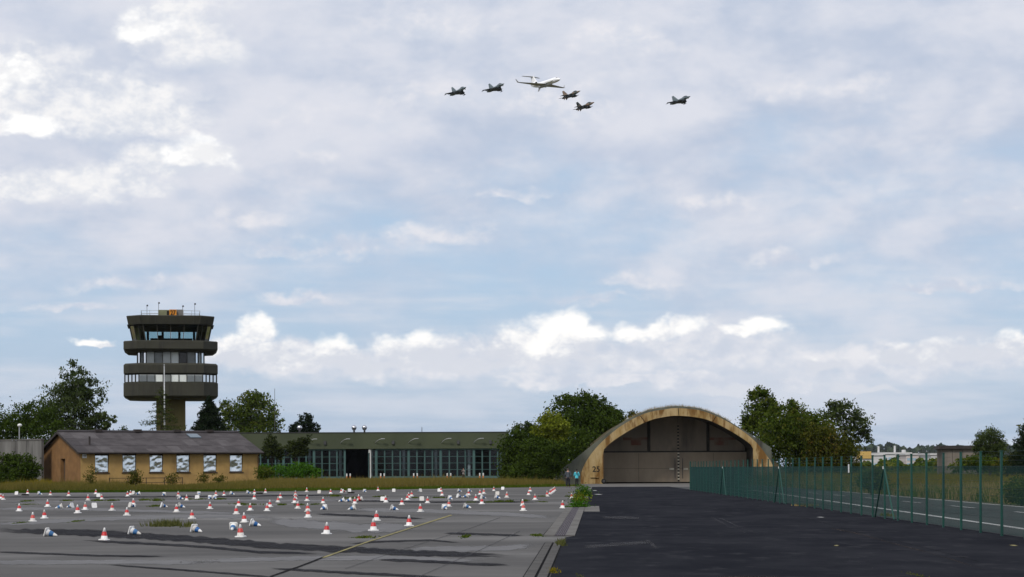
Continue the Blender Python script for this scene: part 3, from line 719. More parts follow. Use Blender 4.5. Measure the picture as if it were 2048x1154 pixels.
yq = 5.1; MB().hexa([(13.3, yq - .75, HE + (yq - .75) * sl_ + .16), (14.5, yq - .75, HE + (yq - .75) * sl_ + .16), (14.5, yq + .5, HE + (yq + .5) * sl_ + .16), (13.3, yq + .5, HE + (yq + .5) * sl_ + .16)],
     [(13.3, yq - .75, HE + (yq - .75) * sl_ + .24), (14.5, yq - .75, HE + (yq - .75) * sl_ + .24), (14.5, yq + .5, HE + (yq + .5) * sl_ + .24), (13.3, yq + .5, HE + (yq + .5) * sl_ + .24)]).build('skylight', 'skylight_blue', roof)
ze = HE - ea * sl_
MB().tube([(-ov, -ea - .09, ze), (HL + ov, -ea - .09, ze)], .09, 8).build('gutter', 'fascia_brown', house)
MB().tube([(HL - .12, -ea - .09, ze), (HL - .12, -.10, ze - .35), (HL - .12, -.10, 0)], .05, 6).build('downpipe', 'frame_brown', house)
for q in ((-.42, -.12),): MB().hexa([(-ov - .05, -ea - .06, ze - .12), (-ov + .02, -ea - .06, ze - .12), (-ov + .02, HW / 2, HR_ - .10), (-ov - .05, HW / 2, HR_ - .10)], [(-ov - .05, -ea - .06, ze + .10), (-ov + .02, -ea - .06, ze + .10), (-ov + .02, HW / 2, HR_ + .14), (-ov - .05, HW / 2, HR_ + .14)]).build('barge_board', 'fascia_brown', house)
MB().hexa([(-ov - .05, HW + ea + .06, ze - .12), (-ov + .02, HW + ea + .06, ze - .12), (-ov + .02, HW / 2, HR_ - .10), (-ov - .05, HW / 2, HR_ - .10)], [(-ov - .05, HW + ea + .06, ze + .10), (-ov + .02, HW + ea + .06, ze + .10), (-ov + .02, HW / 2, HR_ + .14), (-ov - .05, HW / 2, HR_ + .14)]).build('barge_board', 'fascia_brown', house)
s = hs(169); npz = MB().box(s - .22, s + .22, -.03, -.004, 2.98, 3.42).build('number_plate', 'plate_white', house)
MB().box(s - .11, s - .02, -.036, -.031, 3.15, 3.24).box(s + .01, s + .12, -.036, -.031, 3.14, 3.25).build('lettering', 'black_paint', npz)
# rusty pipe rail in front of the wall
rail = thing('pipe_rail', 'low rusty pipe rail along the front wall of the ochre house', 'rail', (hx, HD, 0), HT)
m = MB().tube([(2.4, -1.6, .95), (10.2, -1.6, .95)], .035, 6).tube([(2.4, -1.6, .5), (10.2, -1.6, .5)], .03, 6)
m.build('bar', 'frame_brown', rail)
for k in range(5): MB().tube([(2.45 + k * 1.92, -1.6, 0), (2.45 + k * 1.92, -1.6, 1.0)], .045, 6).build('post', 'frame_brown', rail)

# ------------------------------------------------------------------ control tower
TD = 300.0; tx = P(341.5, 700, TD)[0]; tp = TD / F
tower = thing('control_tower', 'dark bronze airfield control tower with stacked window rings on a square shaft', 'tower', (tx, TD, 0), math.radians(9.7))
def tz(y): return HC + (937.98 - y) * tp
def ring8(h, c, z):                     # square of half width h with corners cut by c
    return [(-h + c, -h, z), (h - c, -h, z), (h, -h + c, z), (h, h - c, z), (h - c, h, z), (-h + c, h, z), (-h, h - c, z), (-h, -h + c, z)]
def ringband(name, spec, mm, seams=True):
    o = MB().loft([ring8(h, c, z) for h, c, z in spec]).build(name, mm, tower); return o
zs_ = dict(rt=24.45, rb=23.15, cb=20.8, r1t=20.72, r1b=19.12, m_b=17.40, r2b=15.66, s_b=14.66, r3b=12.2)
bands = []
bands.append(ringband('roof_band', [(6.35, 2.0, zs_['rb']), (6.15, 1.9, zs_['rb'] - .02), (6.18, 1.95, zs_['rb']), (6.42, 2.02, zs_['rt'] - .12), (6.36, 2.0, zs_['rt'])], 'tower_bronze'))
bands.append(ringband('gallery_ring', [(6.3, 1.9, zs_['r1b']), (6.86, 2.13, zs_['r1b'] + .40), (6.86, 2.13, zs_['r1t'] - .12), (6.72, 2.08, zs_['r1t'])], 'tower_bronze'))
bands.append(ringband('gallery_ring', [(6.3, 1.9, zs_['r2b']), (6.86, 2.13, zs_['r2b'] + .30), (6.86, 2.13, zs_['m_b'] - .25), (6.62, 2.05, zs_['m_b'])], 'tower_bronze'))
bands.append(ringband('gallery_ring', [(6.1, 1.9, zs_['r3b']), (6.88, 2.13, zs_['r3b'] + .42), (6.88, 2.13, zs_['s_b'] - .15), (6.6, 2.05, zs_['s_b'])], 'tower_bronze'))
for b_, (zl, zh, hh) in zip(bands, ((zs_['rb'] + .06, zs_['rt'] - .16, 6.405), (zs_['r1b'] + .44, zs_['r1t'] - .16, 6.868), (zs_['r2b'] + .36, zs_['m_b'] - .3, 6.868), (zs_['r3b'] + .5, zs_['s_b'] - .2, 6.888))):
    cc_ = 2.13 if hh > 6.5 else 2.0
    for k in range(9):                  # cover strips over the panel joints on the front
        xx = (-hh + cc_) + 2 * (hh - cc_) * k / 8
        lean = 0 if hh > 6.5 else .045
        MB().hexa([(xx - .03, -hh + .005 + lean * 3, zl), (xx + .03, -hh + .005 + lean * 3, zl), (xx + .03, -hh + .05 + lean * 3, zl), (xx - .03, -hh + .05 + lean * 3, zl)],
                  [(xx - .03, -hh - .012 - lean * .2, zh), (xx + .03, -hh - .012 - lean * .2, zh), (xx + .03, -hh + .05, zh), (xx - .03, -hh + .05, zh)]).build('joint_strip', 'tower_frame', b_)
sh = MB().box(-2.17, 2.13, -2.15, 2.15, 0, zs_['r3b'] + .05).build('shaft', 'tower_shaft', tower)
MB().box(-.45, .45, -2.19, -2.152, 0, 2.1).build('door', 'tower_dark', tower)
# middle storey
core = MB().loft([ring8(4.6, 1.22, zs_['r1b'] + .1), ring8(4.6, 1.22, zs_['m_b'] - .1)]).build('inner_core', 'tower_dark', tower)
MB().loft([ring8(6.2, 1.95, zs_['s_b'] - .05), ring8(6.2, 1.95, zs_['r2b'] + .1)]).build('inner_core', 'tower_dark', tower)
def panes(h, c, zb, zt, ht, n_front, n_side, mats_, gl, inset=0.05, frame='tower_frame', skip=()):
    lo, hi = ring8(h, c, zb), ring8(ht, c * ht / h, zt); k_ = 0
    for i in range(8):
        a0, a1, b0, b1 = Vector(lo[i]), Vector(lo[(i + 1) % 8]), Vector(hi[i]), Vector(hi[(i + 1) % 8])
        n = n_front if (a1 - a0).length > 4 else n_side
        nrm = (a1 - a0).cross(b0 - a0).normalized()
        t = (a1 - a0).normalized() * .05
        fo = MB().hexa([a0 - nrm * .02, a1 - nrm * .02, a1 + nrm * .08, a0 + nrm * .08], [q_ + (r_ - q_) * .03 for q_, r_ in ((a0 - nrm * .02, b0 - nrm * .02), (a1 - nrm * .02, b1 - nrm * .02), (a1 + nrm * .08, b1 + nrm * .08), (a0 + nrm * .08, b0 + nrm * .08))]).build('window_frame', frame, tower)
        for j in range(n + 1):
            f = j / n; p, q = a0.lerp(a1, f) + (b0 - a0) * .032, b0.lerp(b1, f)
            MB().hexa([p - t - nrm * .02, p + t - nrm * .02, p + t + nrm * .09, p - t + nrm * .09], [q - t - nrm * .02, q + t - nrm * .02, q + t + nrm * .09, q - t + nrm * .09]).build('mullion', frame, fo)
        for j in range(n):
            p, q = a0.lerp(a1, (j + .04) / n), a0.lerp(a1, (j + .96) / n); r, s = b0.lerp(b1, (j + .04) / n), b0.lerp(b1, (j + .96) / n)
            MB().quad(p, q, s, r).build('pane', gl, fo)
            mt = mats_[k_ % len(mats_)]; k_ += 1
            if mt:
                o_ = -nrm * inset; MB().quad(p + o_, q + o_, s + o_, r + o_).build('blind', mt, fo)
panes(6.68, 2.08, zs_['s_b'] - .02, zs_['r2b'] + .02, 6.68, 8, 4, ['blind_pale', 'blind_pale', 'blind_pale', 'blind_grey', 'blind_pale'], 'glass_window')
panes(4.86, 1.3, zs_['m_b'] - .02, zs_['r1b'] + .1, 4.86, 6, 3, ['blind_pale', 'blind_grey', 'blind_pale', 'blind_pale', None, 'blind_grey', 'blind_grey'], 'glass_window')
# cab: slanted glass, seen right through
panes(5.50, 1.85, zs_['cb'] - .06, zs_['rb'] + .0, 6.02, 4, 3, [None], 'glass_cab')
MB().loft([ring8(5.4, 1.8, zs_['cb'] - .05), ring8(5.4, 1.8, zs_['cb'] + .02)]).build('cab_floor', 'tower_dark', tower)
MB().loft([ring8(5.85, 1.85, zs_['rb'] - .35), ring8(5.95, 1.85, zs_['rb'] - .03)]).build('cab_ceiling', 'tower_dark', tower)
m = MB()
for (x_, y_) in ((-3.4, 3.2), (-1.2, 4.6), (1.3, 4.6), (3.5, 3.2), (-4.4, 0), (4.4, 0)): m.box(x_ - .18, x_ + .18, y_ - .18, y_ + .18, zs_['cb'], zs_['rb'] - .45)
m.build('cab_column', 'tower_dark', tower)
MB().box(-3.0, 3.2, -1.6, -.6, zs_['cb'], zs_['cb'] + .55).box(-1.9, -1.0, -1.4, -1.2, zs_['cb'] + .5, zs_['cb'] + 1.0).build('console', 'tower_dark', tower)
MB().box(-5.35, -4.35, -3.6, -3.5, zs_['cb'], zs_['rb'] - .4).box(-5.3, -5.2, -3.4, 0.5, zs_['cb'], zs_['rb'] - .4).build('curtain', 'curtain_olive', tower)
# roof plant, sign, railing, masts
zr = zs_['rt']
MB().box(-1.78, .12, -3.4, -.6, zr - .05, zr + 1.0).build('plant_box', 'box_olive', tower); MB().box(.12, 1.85, -3.2, -.6, zr - .05, zr + 1.08).build('plant_box', 'box_grey', tower)
MB().box(-.55, -.22, -3.47, -3.41, zr + .05, zr + .85).build('vent_slot', 'black_paint', tower)
sg = MB().box(-.18, .86, -3.62, -3.44, zr + .02, zr + 1.05).build('runway_sign', 'sign_orange', tower)
def text(body, size, loc, mm, parent, ext=.01, name='lettering', rot=(math.pi / 2, 0, 0), sx=1.0):
    cu = bpy.data.curves.new(name, 'FONT'); cu.body = body; cu.size = size; cu.extrude = ext; cu.align_x = 'CENTER'; cu.align_y = 'CENTER'; cu.offset = size * .018
    to = bpy.data.objects.new(name + '_tmp', cu); me = bpy.data.meshes.new_from_object(to); me.name = name; bpy.data.objects.remove(to)
    me.materials.clear(); me.materials.append(MATS[mm]); o = link(name, me, parent); o.location = loc; o.rotation_euler = rot; o.scale = (sx, 1, 1)
    return o
text('27', .98, (.34, -3.64, zr + .53), 'black_paint', sg, .012, sx=.8)
def railseg(a, b):
    m = MB()
    for z in (.45, .9): m.tube([(*a, zr + z), (*b, zr + z)], .028, 5)
    n = max(1, int(math.dist(a, b) / 1.1))
    for k in range(n + 1):
        f = k / n; x_, y_ = a[0] + (b[0] - a[0]) * f, a[1] + (b[1] - a[1]) * f; m.tube([(x_, y_, zr - .03), (x_, y_, zr + .95)], .028, 5)
    m.build('railing', 'metal_pale', tower)
for a, b in (((-4.3, -3.0), (-1.8, -3.6)), ((1.9, -3.6), (4.3, -3.0)), ((-4.3, -3.0), (-4.3, 3)), ((4.3, -3.0), (4.3, 3)), ((-4.3, 3), (4.3, 3))): railseg(a, b)
for (x_, h_) in ((-3.45, 1.55), (-1.74, 1.95), (1.78, 1.5), (3.55, 1.85)):
    ms = MB().tube([(x_, -2.9, zr), (x_, -2.9, zr + h_)], .035, 5).build('mast', 'metal_dark', tower)
    MB().lathe([(.02, -.02), (.13, .0), (.13, .16), (.05, .24)], 8, c=(x_ + .05, -2.9, zr + h_)).build('beacon', 'metal_dark', ms)
# pole in front of the tower
fp = P(328.5, 731, 262.0); pole = thing('flag_pole', 'slim pale pole standing in front of the control tower', 'pole', (fp[0], 262, 0))
MB().tube([(0, 0, 0), (0, 0, fp[2] * .5), (0, 0, fp[2])], [.13, .11, .07], 8).build('shaft', 'metal_pale', pole, True); MB().lathe([(.02, 0), (.10, .06), (.10, .12), (.02, .18)], 8, c=(0, 0, fp[2])).build('finial', 'metal_pale', pole)

# ------------------------------------------------------------------ vehicle hall
GD = 345.0; GT = math.radians(2.0); ga = P(470, 900, GD); gx = ga[0]
hall = thing('vehicle_hall', 'long flat-roofed olive green hall with teal glazed folding doors', 'hall', (gx, GD, 0), GT)
def gs(px):
    u = (px - 1024) / F; return (u * GD - gx) / (math.cos(GT) - u * math.sin(GT))
def gz(y, px=770): return HC + (CY + (1024 - px) * math.tan(ROLL) - y) * (GD + 0.6) / F
GL = gs(1018); ztop, zhead = gz(864.0), gz(897.5)
MB().box(-1, GL, -.35, 0, zhead, ztop - .14).build('fascia', 'hangar_olive', hall)
MB().box(-1.05, GL + .05, -.42, 22, ztop - .138, ztop).build('roof_edge', 'hangar_trim', hall)
MB().box(GL - .3, GL, .002, 22, 0, ztop - .14).box(-1, -.7, .002, 22, 0, ztop - .14).box(-.7, GL - .3, 21.7, 22, 0, ztop - .14).build('wall', 'hangar_olive', hall)
MB().quad((-1, 0, .02), (GL, 0, .02), (GL, 22, .02), (-1, 22, .02)).build('floor', 'concrete_dark', hall)
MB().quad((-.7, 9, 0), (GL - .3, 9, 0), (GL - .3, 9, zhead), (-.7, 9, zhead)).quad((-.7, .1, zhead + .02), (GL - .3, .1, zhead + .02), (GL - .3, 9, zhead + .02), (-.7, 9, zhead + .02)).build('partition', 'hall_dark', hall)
bays = [505, 567, 628, 690, 752.6, 817.3, 881.5, 947.9, 1012]
MB().box(-1, gs(505), -.05, .25, 0, zhead).build('wall', 'hangar_olive', hall)
def door_leaf(x0, x1, y=0.05, ang=0.0):
    w = x1 - x0; lf = MB(); t = .09; zt = zhead - .12; hz = (zt - .45) / 4
    lf.box(0, .10, 0, t, .02, zt).box(w - .10, w, 0, t, .02, zt).box(.10, w - .10, 0, t, .02, .42).box(.10, w - .10, 0, t, zt - .12, zt)
    for k in range(1, 4): lf.box(.10, w - .10, .01, t - .01, .42 + (zt - .54) / 4 * k - .035, .42 + (zt - .54) / 4 * k + .035)
    o = lf.build('door_leaf', 'door_teal', hall); o.location = (x0, y, 0); o.rotation_euler = (0, 0, ang)
    for k in range(4):
        za, zb = .42 + (zt - .54) / 4 * k + .035, .42 + (zt - .54) / 4 * (k + 1) - .035
        MB().quad((.10, t * .5, za), (w - .10, t * .5, za), (w - .10, t * .5, zb), (.10, t * .5, zb)).build('pane', 'glass_dirty', o)
    return o
for k in range(8):
    a, b = gs(bays[k]), gs(bays[k + 1]); w = (b - a - .22) / 4
    MB().box(a - .11, a + .11, -.02, .30, 0, zhead).build('post', 'door_teal', hall)
    for j in range(4):
        if k == 3 and j < 3: continue
        door_leaf(a + .12 + w * j, a + .12 + w * (j + 1) - .02, .05 + .05 * (j % 2), math.radians(rng_.uniform(-3, 3)))
    MB().box(b - 1.05, b - .62, .42, .8, 0, zhead).build('inner_pillar', 'hall_pillar', hall)
    if k != 3 : MB().box(a + .12, b - .12, .02, .20, zhead - .12, zhead - .001).build('door_header', 'door_teal', hall)
MB().box(GL - .32, GL - .02, -.02, .30, 0, zhead).build('post', 'door_teal', hall)
xo = gs(741); MB().box(xo - .11, xo + .11, -.12, -.03, 0, zhead).box(xo - .32, xo - .05, -.16, -.12, zhead - .7, zhead - .1).build('white_post', 'hall_pillar', hall)
for px in (560 + 545 / 4.267, 757, 824, 889.5, 954, 622):       # swan-neck lamps
    s = gs(px); ln = MB().tube([(s - .55, -.36, gz(886)), (s - .35, -.7, gz(883)), (s + .2, -1.1, gz(879)), (s + .75, -1.25, gz(877.5))], [.05, .05, .05, .05], 6).build('lamp_arm', 'metal_pale', hall)
    MB().box(s + .5, s + 1.15, -1.38, -1.12, gz(878.2), gz(876.8)).build('lamp_head', 'metal_pale', ln)
for px in (650.5, 786.5, 916.5, 981): s = gs(px); MB().box(s - .22, s + .22, -.62, -.352, gz(888.5), gz(881.5)).build('floodlight', 'metal_dark', hall)
for px in (707, 728, 597):
    s = gs(px); MB().lathe([(.16, 0), (.16, .35), (.32, .5), (.46, .8), (.42, 1.05), (.2, 1.25), (.03, 1.3)], 12, c=(s, 3, ztop)).build('roof_ventilator', 'chrome', hall, True)
for px, h_ in ((844, .85),): s = gs(px); MB().tube([(s, 2, ztop), (s, 2, ztop + h_)], .06, 5).build('mast', 'metal_dark', hall)
mp = P(522.5, 778, 352); mast = thing('radio_mast', 'thin grey radio mast rising behind the end of the green hall', 'mast', (mp[0], 372, 0))
m = MB().tube([(0, 0, 0), (0, 0, 8)], .10, 6); m.tube([(0, 0, 8), (0, 0, mp[2] * 1.055)], [.07, .04], 5).build('pole', 'metal_dark', mast); MB().tube([(-.02, 0, 10.4), (.5, 0, 10.6), (.5, 0, 12)], .03, 5).build('antenna', 'metal_dark', mast)
# pairs of small orange and white posts by the doors
mat('post_orange', (0.55, 0.20, 0.06), (0.4, 0.15, 0.05), 4, 0.7, 0.2)
where_ = ['beside the dark open bay', 'right of the open bay', 'below the third hall lamp', 'by the person at the hall', 'near the big shrub']
for k, px in enumerate((697, 765, 831, 898, 963)):
    for j in (0, 1):
        q = P(px + (j - .5) * 7, 950, 338); o = thing('marker_post', ('left' if not j else 'right') + ' orange and white marker post of the pair ' + where_[k], 'post', (q[0], 338, 0), 0, 'marker posts along the hall doors')
        MB().lathe([(.13, 0), (.13, .5), (.11, .5)], 8).build('lower_band', 'post_orange', o); MB().lathe([(.11, .5), (.11, .9), (.05, .95)], 8).build('upper_band', 'plate_white', o)

# ------------------------------------------------------------------ hardened aircraft shelter
SD = 221.0; sc0 = P(1356, 968, SD)
shel = thing('aircraft_shelter', 'arched concrete aircraft shelter with ochre stained portal and closed doors', 'shelter', (sc0[0], SD, 0))
def zp(zx, zy):                         # point on the enlarged photo of the portal -> local x, z
    p = P(1120 + zx / 4.655, 790 + zy / 4.655, SD); return (p[0] - sc0[0], p[2])
def smooth(pts, n):                     # Catmull-Rom
    out = []
    for i in range(len(pts) - 1):
        p0, p1, p2, p3 = pts[max(i - 1, 0)], pts[i], pts[i + 1], pts[min(i + 2, len(pts) - 1)]
        for k in range(n):
            t = k / n; out.append(tuple(.5 * (2 * p1[j] + (p2[j] - p0[j]) * t + (2 * p0[j] - 5 * p1[j] + 4 * p2[j] - p3[j]) * t * t + (3 * p1[j] - p0[j] - 3 * p2[j] + p3[j]) * t ** 3) for j in (0, 1)))
    out.append(pts[-1]); return out
inn = [zp(*q) for q in ((403, 512), (500, 424), (700, 300), (850, 232), (1000, 200), (1100, 193), (1250, 205), (1400, 240), (1600, 342), (1750, 440), (1797, 490))]
outr = [zp(*q) for q in ((196, 720), (250, 610), (330, 500), (450, 382), (600, 268), (800, 168), (1000, 130), (1090, 122), (1300, 142), (1500, 216), (1700, 335), (1850, 465), (1985, 650))]
inn_s, out_s = smooth(inn, 4), smooth(outr, 4)
xl, xr = inn[0][0], inn[-1][0]; N_ = 48
def resample(pts, n):
    d = [0.0]
    for a, b in zip(pts, pts[1:]): d.append(d[-1] + math.dist(a, b))
    out = []
    for k in range(n + 1):
        t = d[-1] * k / n; i = next((j for j in range(len(d) - 1) if d[j + 1] >= t - 1e-9), len(d) - 2)
        f = (t - d[i]) / max(d[i + 1] - d[i], 1e-9); out.append((pts[i][0] + (pts[i + 1][0] - pts[i][0]) * f, pts[i][1] + (pts[i + 1][1] - pts[i][1]) * f))
    return out
I_ = resample([(xl, 0.0)] + inn_s + [(xr, 0.0)], N_); O_ = resample([(outr[0][0] - .05, 0.0)] + out_s + [(outr[-1][0] + .05, 0.0)], N_)
PD = 6.2
# the portal ring in three castings with open joints, each with front, soffit and back edge
cuts = [0, 17, 24, 31, N_]
for c_ in range(4):
    m = MB(); a, b = cuts[c_], cuts[c_ + 1]
    for k in range(a, b):
        ia, ib, oa, ob = I_[k], I_[k + 1], O_[k], O_[k + 1]
        if k == a and a: f = .12; ia = (ia[0] + (ib[0] - ia[0]) * f, ia[1] + (ib[1] - ia[1]) * f); oa = (oa[0] + (ob[0] - oa[0]) * f, oa[1] + (ob[1] - oa[1]) * f)
        m.quad((ia[0], 0, ia[1]), (ib[0], 0, ib[1]), (ob[0], 0, ob[1]), (oa[0], 0, oa[1]), m=0)
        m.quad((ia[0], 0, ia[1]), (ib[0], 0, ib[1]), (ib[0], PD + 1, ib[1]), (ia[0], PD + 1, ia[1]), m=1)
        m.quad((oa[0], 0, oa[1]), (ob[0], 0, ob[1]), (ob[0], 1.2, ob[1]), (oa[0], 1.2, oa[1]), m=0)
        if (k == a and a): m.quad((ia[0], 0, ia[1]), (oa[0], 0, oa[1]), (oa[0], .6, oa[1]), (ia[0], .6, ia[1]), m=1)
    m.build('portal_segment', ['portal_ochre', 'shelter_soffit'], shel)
# grey wing walls behind the ring, following its back from flank to flank
topw = [zp(*q) for q in ((-45, 735), (120, 610), (300, 468), (450, 350), (600, 240), (800, 144), (1000, 108), (1090, 100), (1300, 120), (1500, 194), (1700, 318), (1850, 410), (1975, 492))]
T_ = resample([(topw[0][0], 0.0)] + topw + [(topw[-1][0], 0.0)], N_)
Oin = [(q[0] * .985, q[1] * .985) for q in O_]
for a, b in ((0, 16), (16, 32), (32, N_)):
    m = MB()
    for k in range(a, b):
        ia, ib, oa, ob = Oin[k], Oin[k + 1], T_[k], T_[k + 1]; y, th = .45, .5
        m.quad((ia[0], y, ia[1]), (ib[0], y, ib[1]), (ob[0], y, ob[1]), (oa[0], y, oa[1])); m.quad((oa[0], y, oa[1]), (ob[0], y, ob[1]), (ob[0], y + th, ob[1]), (oa[0], y + th, oa[1]))
        m.quad((ia[0], y + th, ia[1]), (ib[0], y + th, ib[1]), (ob[0], y + th, ob[1]), (oa[0], y + th, oa[1]))
    m.build('wing_wall', 'portal_grey', shel)
# earth-covered barrel behind
mat('mound_turf', (0.060, 0.052, 0.026), (0.095, 0.078, 0.046), 0.6, 0.95, 0.1, detail=7)
Mo = [(q[0] * 1.06, q[1] * 1.0 - .05) for q in O_]; Mo[0] = (-19, 0); Mo[-1] = (19, 0)
Mo = [(-14.5, 0)] + [q for q in Mo[4:-4]] + [(13.5, 0)]
m = MB()
for k in range(len(Mo) - 1):
    for (ya, yb, fa, fb) in ((.96, 30, 1, 1), (30, 38, 1, .0)):
        a, b = Mo[k], Mo[k + 1]; m.quad((a[0], ya, a[1] * fa), (b[0], ya, b[1] * fa), (b[0], yb, b[1] * fb), (a[0], yb, a[1] * fb))
for k in range(len(Mo) - 1):            # front of the mound left and right of the wings
    a, b = Mo[k], Mo[k + 1]
    if max(a[0], b[0]) < -8 or min(a[0], b[0]) > 8: m.quad((a[0], .96, a[1]), (b[0], .96, b[1]), (b[0], .96, 0), (a[0], .96, 0))
m.build('earth_mound', 'mound_turf', shel)
rg = np.random.default_rng(77); k_ = 2600
idx = rg.integers(14, N_ - 14, k_); ff = rg.random(k_); yq = rg.uniform(.5, 4.0, k_)
Oa = np.array(O_); pp = Oa[idx] + (Oa[idx + 1] - Oa[idx]) * ff[:, None]
blades('turf_fringe', np.c_[pp[:, 0], yq, pp[:, 1] - .02 + .10 * (yq < .95)], np.where(rg.random(k_) < .25, .52, .30), .022, rg, 'grass_pale', rg.random(k_), shel, .3, 3)['kind'] = 'stuff'
# doors: two lower slabs and the upper wall, set back
def zq(zx, zy):                         # the same at the depth of the doors
    p = P(1120 + zx / 4.655, 790 + zy / 4.655, SD + PD); return (p[0] - sc0[0], p[2])
zm = zq(1100, 525)[1]; zt_ = inn[5][1] + .3; xm = zq(1103, 600)[0]
def under(x):
    best = 0
    for a, b in zip(I_, I_[1:]):
        if min(a[0], b[0]) <= x <= max(a[0], b[0]) and abs(a[0] - b[0]) > 1e-6: best = max(best, a[1] + (b[1] - a[1]) * (x - a[0]) / (b[0] - a[0]))
    return best + .25
for a, b in ((xl - .2, xm - .02), (xm + .02, xr + .2)):
    dl = MB().box(a, b, PD, PD + .5, .14, zm - .10).build('door_leaf', 'shelter_door', shel)
    for f in (.5,): xx = a + (b - a) * f; MB().box(xx - .015, xx + .015, PD - .012, PD - .001, .2, zm - .2).build('panel_joint', 'shelter_soffit', dl)
    MB().box(a + .1, b - .1, PD - .01, PD - .001, zm * .46, zm * .46 + .025).build('panel_joint', 'shelter_soffit', dl)
MB().box(xl - .2, xr + .2, PD + .1, PD + .6, .0, .135).build('threshold', 'black_gap', shel)
x1_, x2_ = zq(830, 600)[0], zq(1380, 600)[0]
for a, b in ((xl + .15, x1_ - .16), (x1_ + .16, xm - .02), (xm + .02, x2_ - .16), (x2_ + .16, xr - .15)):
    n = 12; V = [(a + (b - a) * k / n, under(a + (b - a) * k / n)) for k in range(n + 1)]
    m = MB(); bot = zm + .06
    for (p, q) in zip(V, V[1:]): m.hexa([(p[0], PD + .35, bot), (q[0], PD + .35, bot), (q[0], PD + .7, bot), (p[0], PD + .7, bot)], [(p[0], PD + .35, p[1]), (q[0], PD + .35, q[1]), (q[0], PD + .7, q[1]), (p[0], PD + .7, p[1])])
    m.build('upper_panel', 'shelter_upper_shaded', shel)
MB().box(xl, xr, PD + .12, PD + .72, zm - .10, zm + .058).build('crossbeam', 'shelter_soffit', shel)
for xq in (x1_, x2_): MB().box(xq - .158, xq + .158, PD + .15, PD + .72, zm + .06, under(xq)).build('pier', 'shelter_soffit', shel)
for q0, q1 in (((590, 395), (820, 420)), ((660, 420), (760, 468)), ((1395, 395), (1640, 418)), ((1440, 420), (1570, 468))):
    a, b = zq(*q0), zq(*q1); MB().box(a[0], b[0], PD + .338, PD + .348, b[1], a[1] - .01).build('red_paint', 'shelter_red', shel)
zz = .2; k = 0
while zz < zt_ - 1.1:                   # black and white studs down the middle joint
    y_ = PD - .03 if zz < zm - .1 else PD + .30
    MB().box(xm - .10, xm + .10, y_, y_ + .05, zz, zz + .18).build('stud', 'black_paint' if k % 2 == 0 else ('marker_pale' if zz < zm - .3 else 'shelter_door'), shel); zz += .182; k += 1
for q in (((1018, 680), (1062, 697)), ((1150, 680), (1192, 697))):
    a, b = zq(*q[0]), zq(*q[1]); MB().hexa([(a[0], PD - .03, b[1]), (b[0], PD - .03, b[1]), (b[0], PD - .03, a[1]), (a[0], PD - .03, a[1])], [(a[0], PD - .1, b[1]), (b[0], PD - .1, b[1]), (b[0], PD - .1, a[1]), (a[0], PD - .1, a[1])]).build('handle', 'marker_pale', shel)
for zx in (1070, 1140): a, b = zq(zx, 590), zq(zx, 778); MB().tube([(a[0], PD - .05, a[1]), (a[0], PD - .05, b[1])], .03, 5).build('pull_bar', 'metal_dark', shel)
q = zp(337, 693); text('25', .86, (q[0], -.008, q[1]), 'black_paint', shel, .006, 'number')
a, b = zp(285, 765), zp(352, 825)
MB().box(a[0], b[0], -.02, -.004, b[1] + .06, a[1] - .05).box(a[0] - .05, b[0] + .05, -.16, -.004, a[1] - .05, a[1] + .04).build('hatch', 'portal_ochre', shel)
q = zp(396, 808); whl = thing('cable_drum', 'small dark round wheel lying at the left jamb of the shelter', 'wheel', (sc0[0] + q[0] + .12, SD - .5, 0))
m = MB(); m.lathe([(.08, -.10), (.26, -.10), (.29, -.05), (.29, .05), (.26, .10), (.08, .10)], 16)
o = m.build('tyre', 'black_paint', whl, True); o.rotation_euler = (math.pi / 2, 0, 0); o.location = (0, 0, .30)
o = MB().lathe([(.02, -.11), (.12, -.11), (.12, .11), (.02, .11)], 12).build('hub', 'metal_dark', whl); o.rotation_euler = (math.pi / 2, 0, 0); o.location = (0, 0, .30)

# ------------------------------------------------------------------ concrete wall and lamp far left
wp0, wp1 = P(-40, 900, 214), P(83, 900, 207)
cw = thing('concrete_wall', 'stained grey concrete wall behind the dark shrub at the left edge', 'wall', (wp0[0], 214, 0), math.atan2(207 - 214, wp1[0] - wp0[0]))
Lw = math.dist(wp0[:2], wp1[:2]); hw = P(60, 880.5, 208)[2]
for k in range(3): MB().box(Lw * k / 3 + .01, Lw * (k + 1) / 3 - .01, 0, .3, 0, hw - .02 * (k % 2)).build('panel', 'concrete_wall', cw)
MB().box(-.05, Lw + .05, -.06, .36, hw + .001, hw + .14).build('coping', 'concrete_pale', cw)
lp = P(38.5, 848, 222); lamp = thing('street_lamp', 'small white globe lamp on a pole behind the concrete wall', 'lamp', (lp[0], 222, 0))
MB().tube([(0, 0, 0), (0, 0, lp[2] - .3)], [.09, .06], 8).build('pole', 'metal_pale', lamp); MB().lathe([(.05, 0), (.2, .08), (.27, .22), (.2, .34), (.03, .4)], 12, c=(0.05, 0, lp[2] - .35)).build('lamp_shade', 'plate_white', lamp, True)

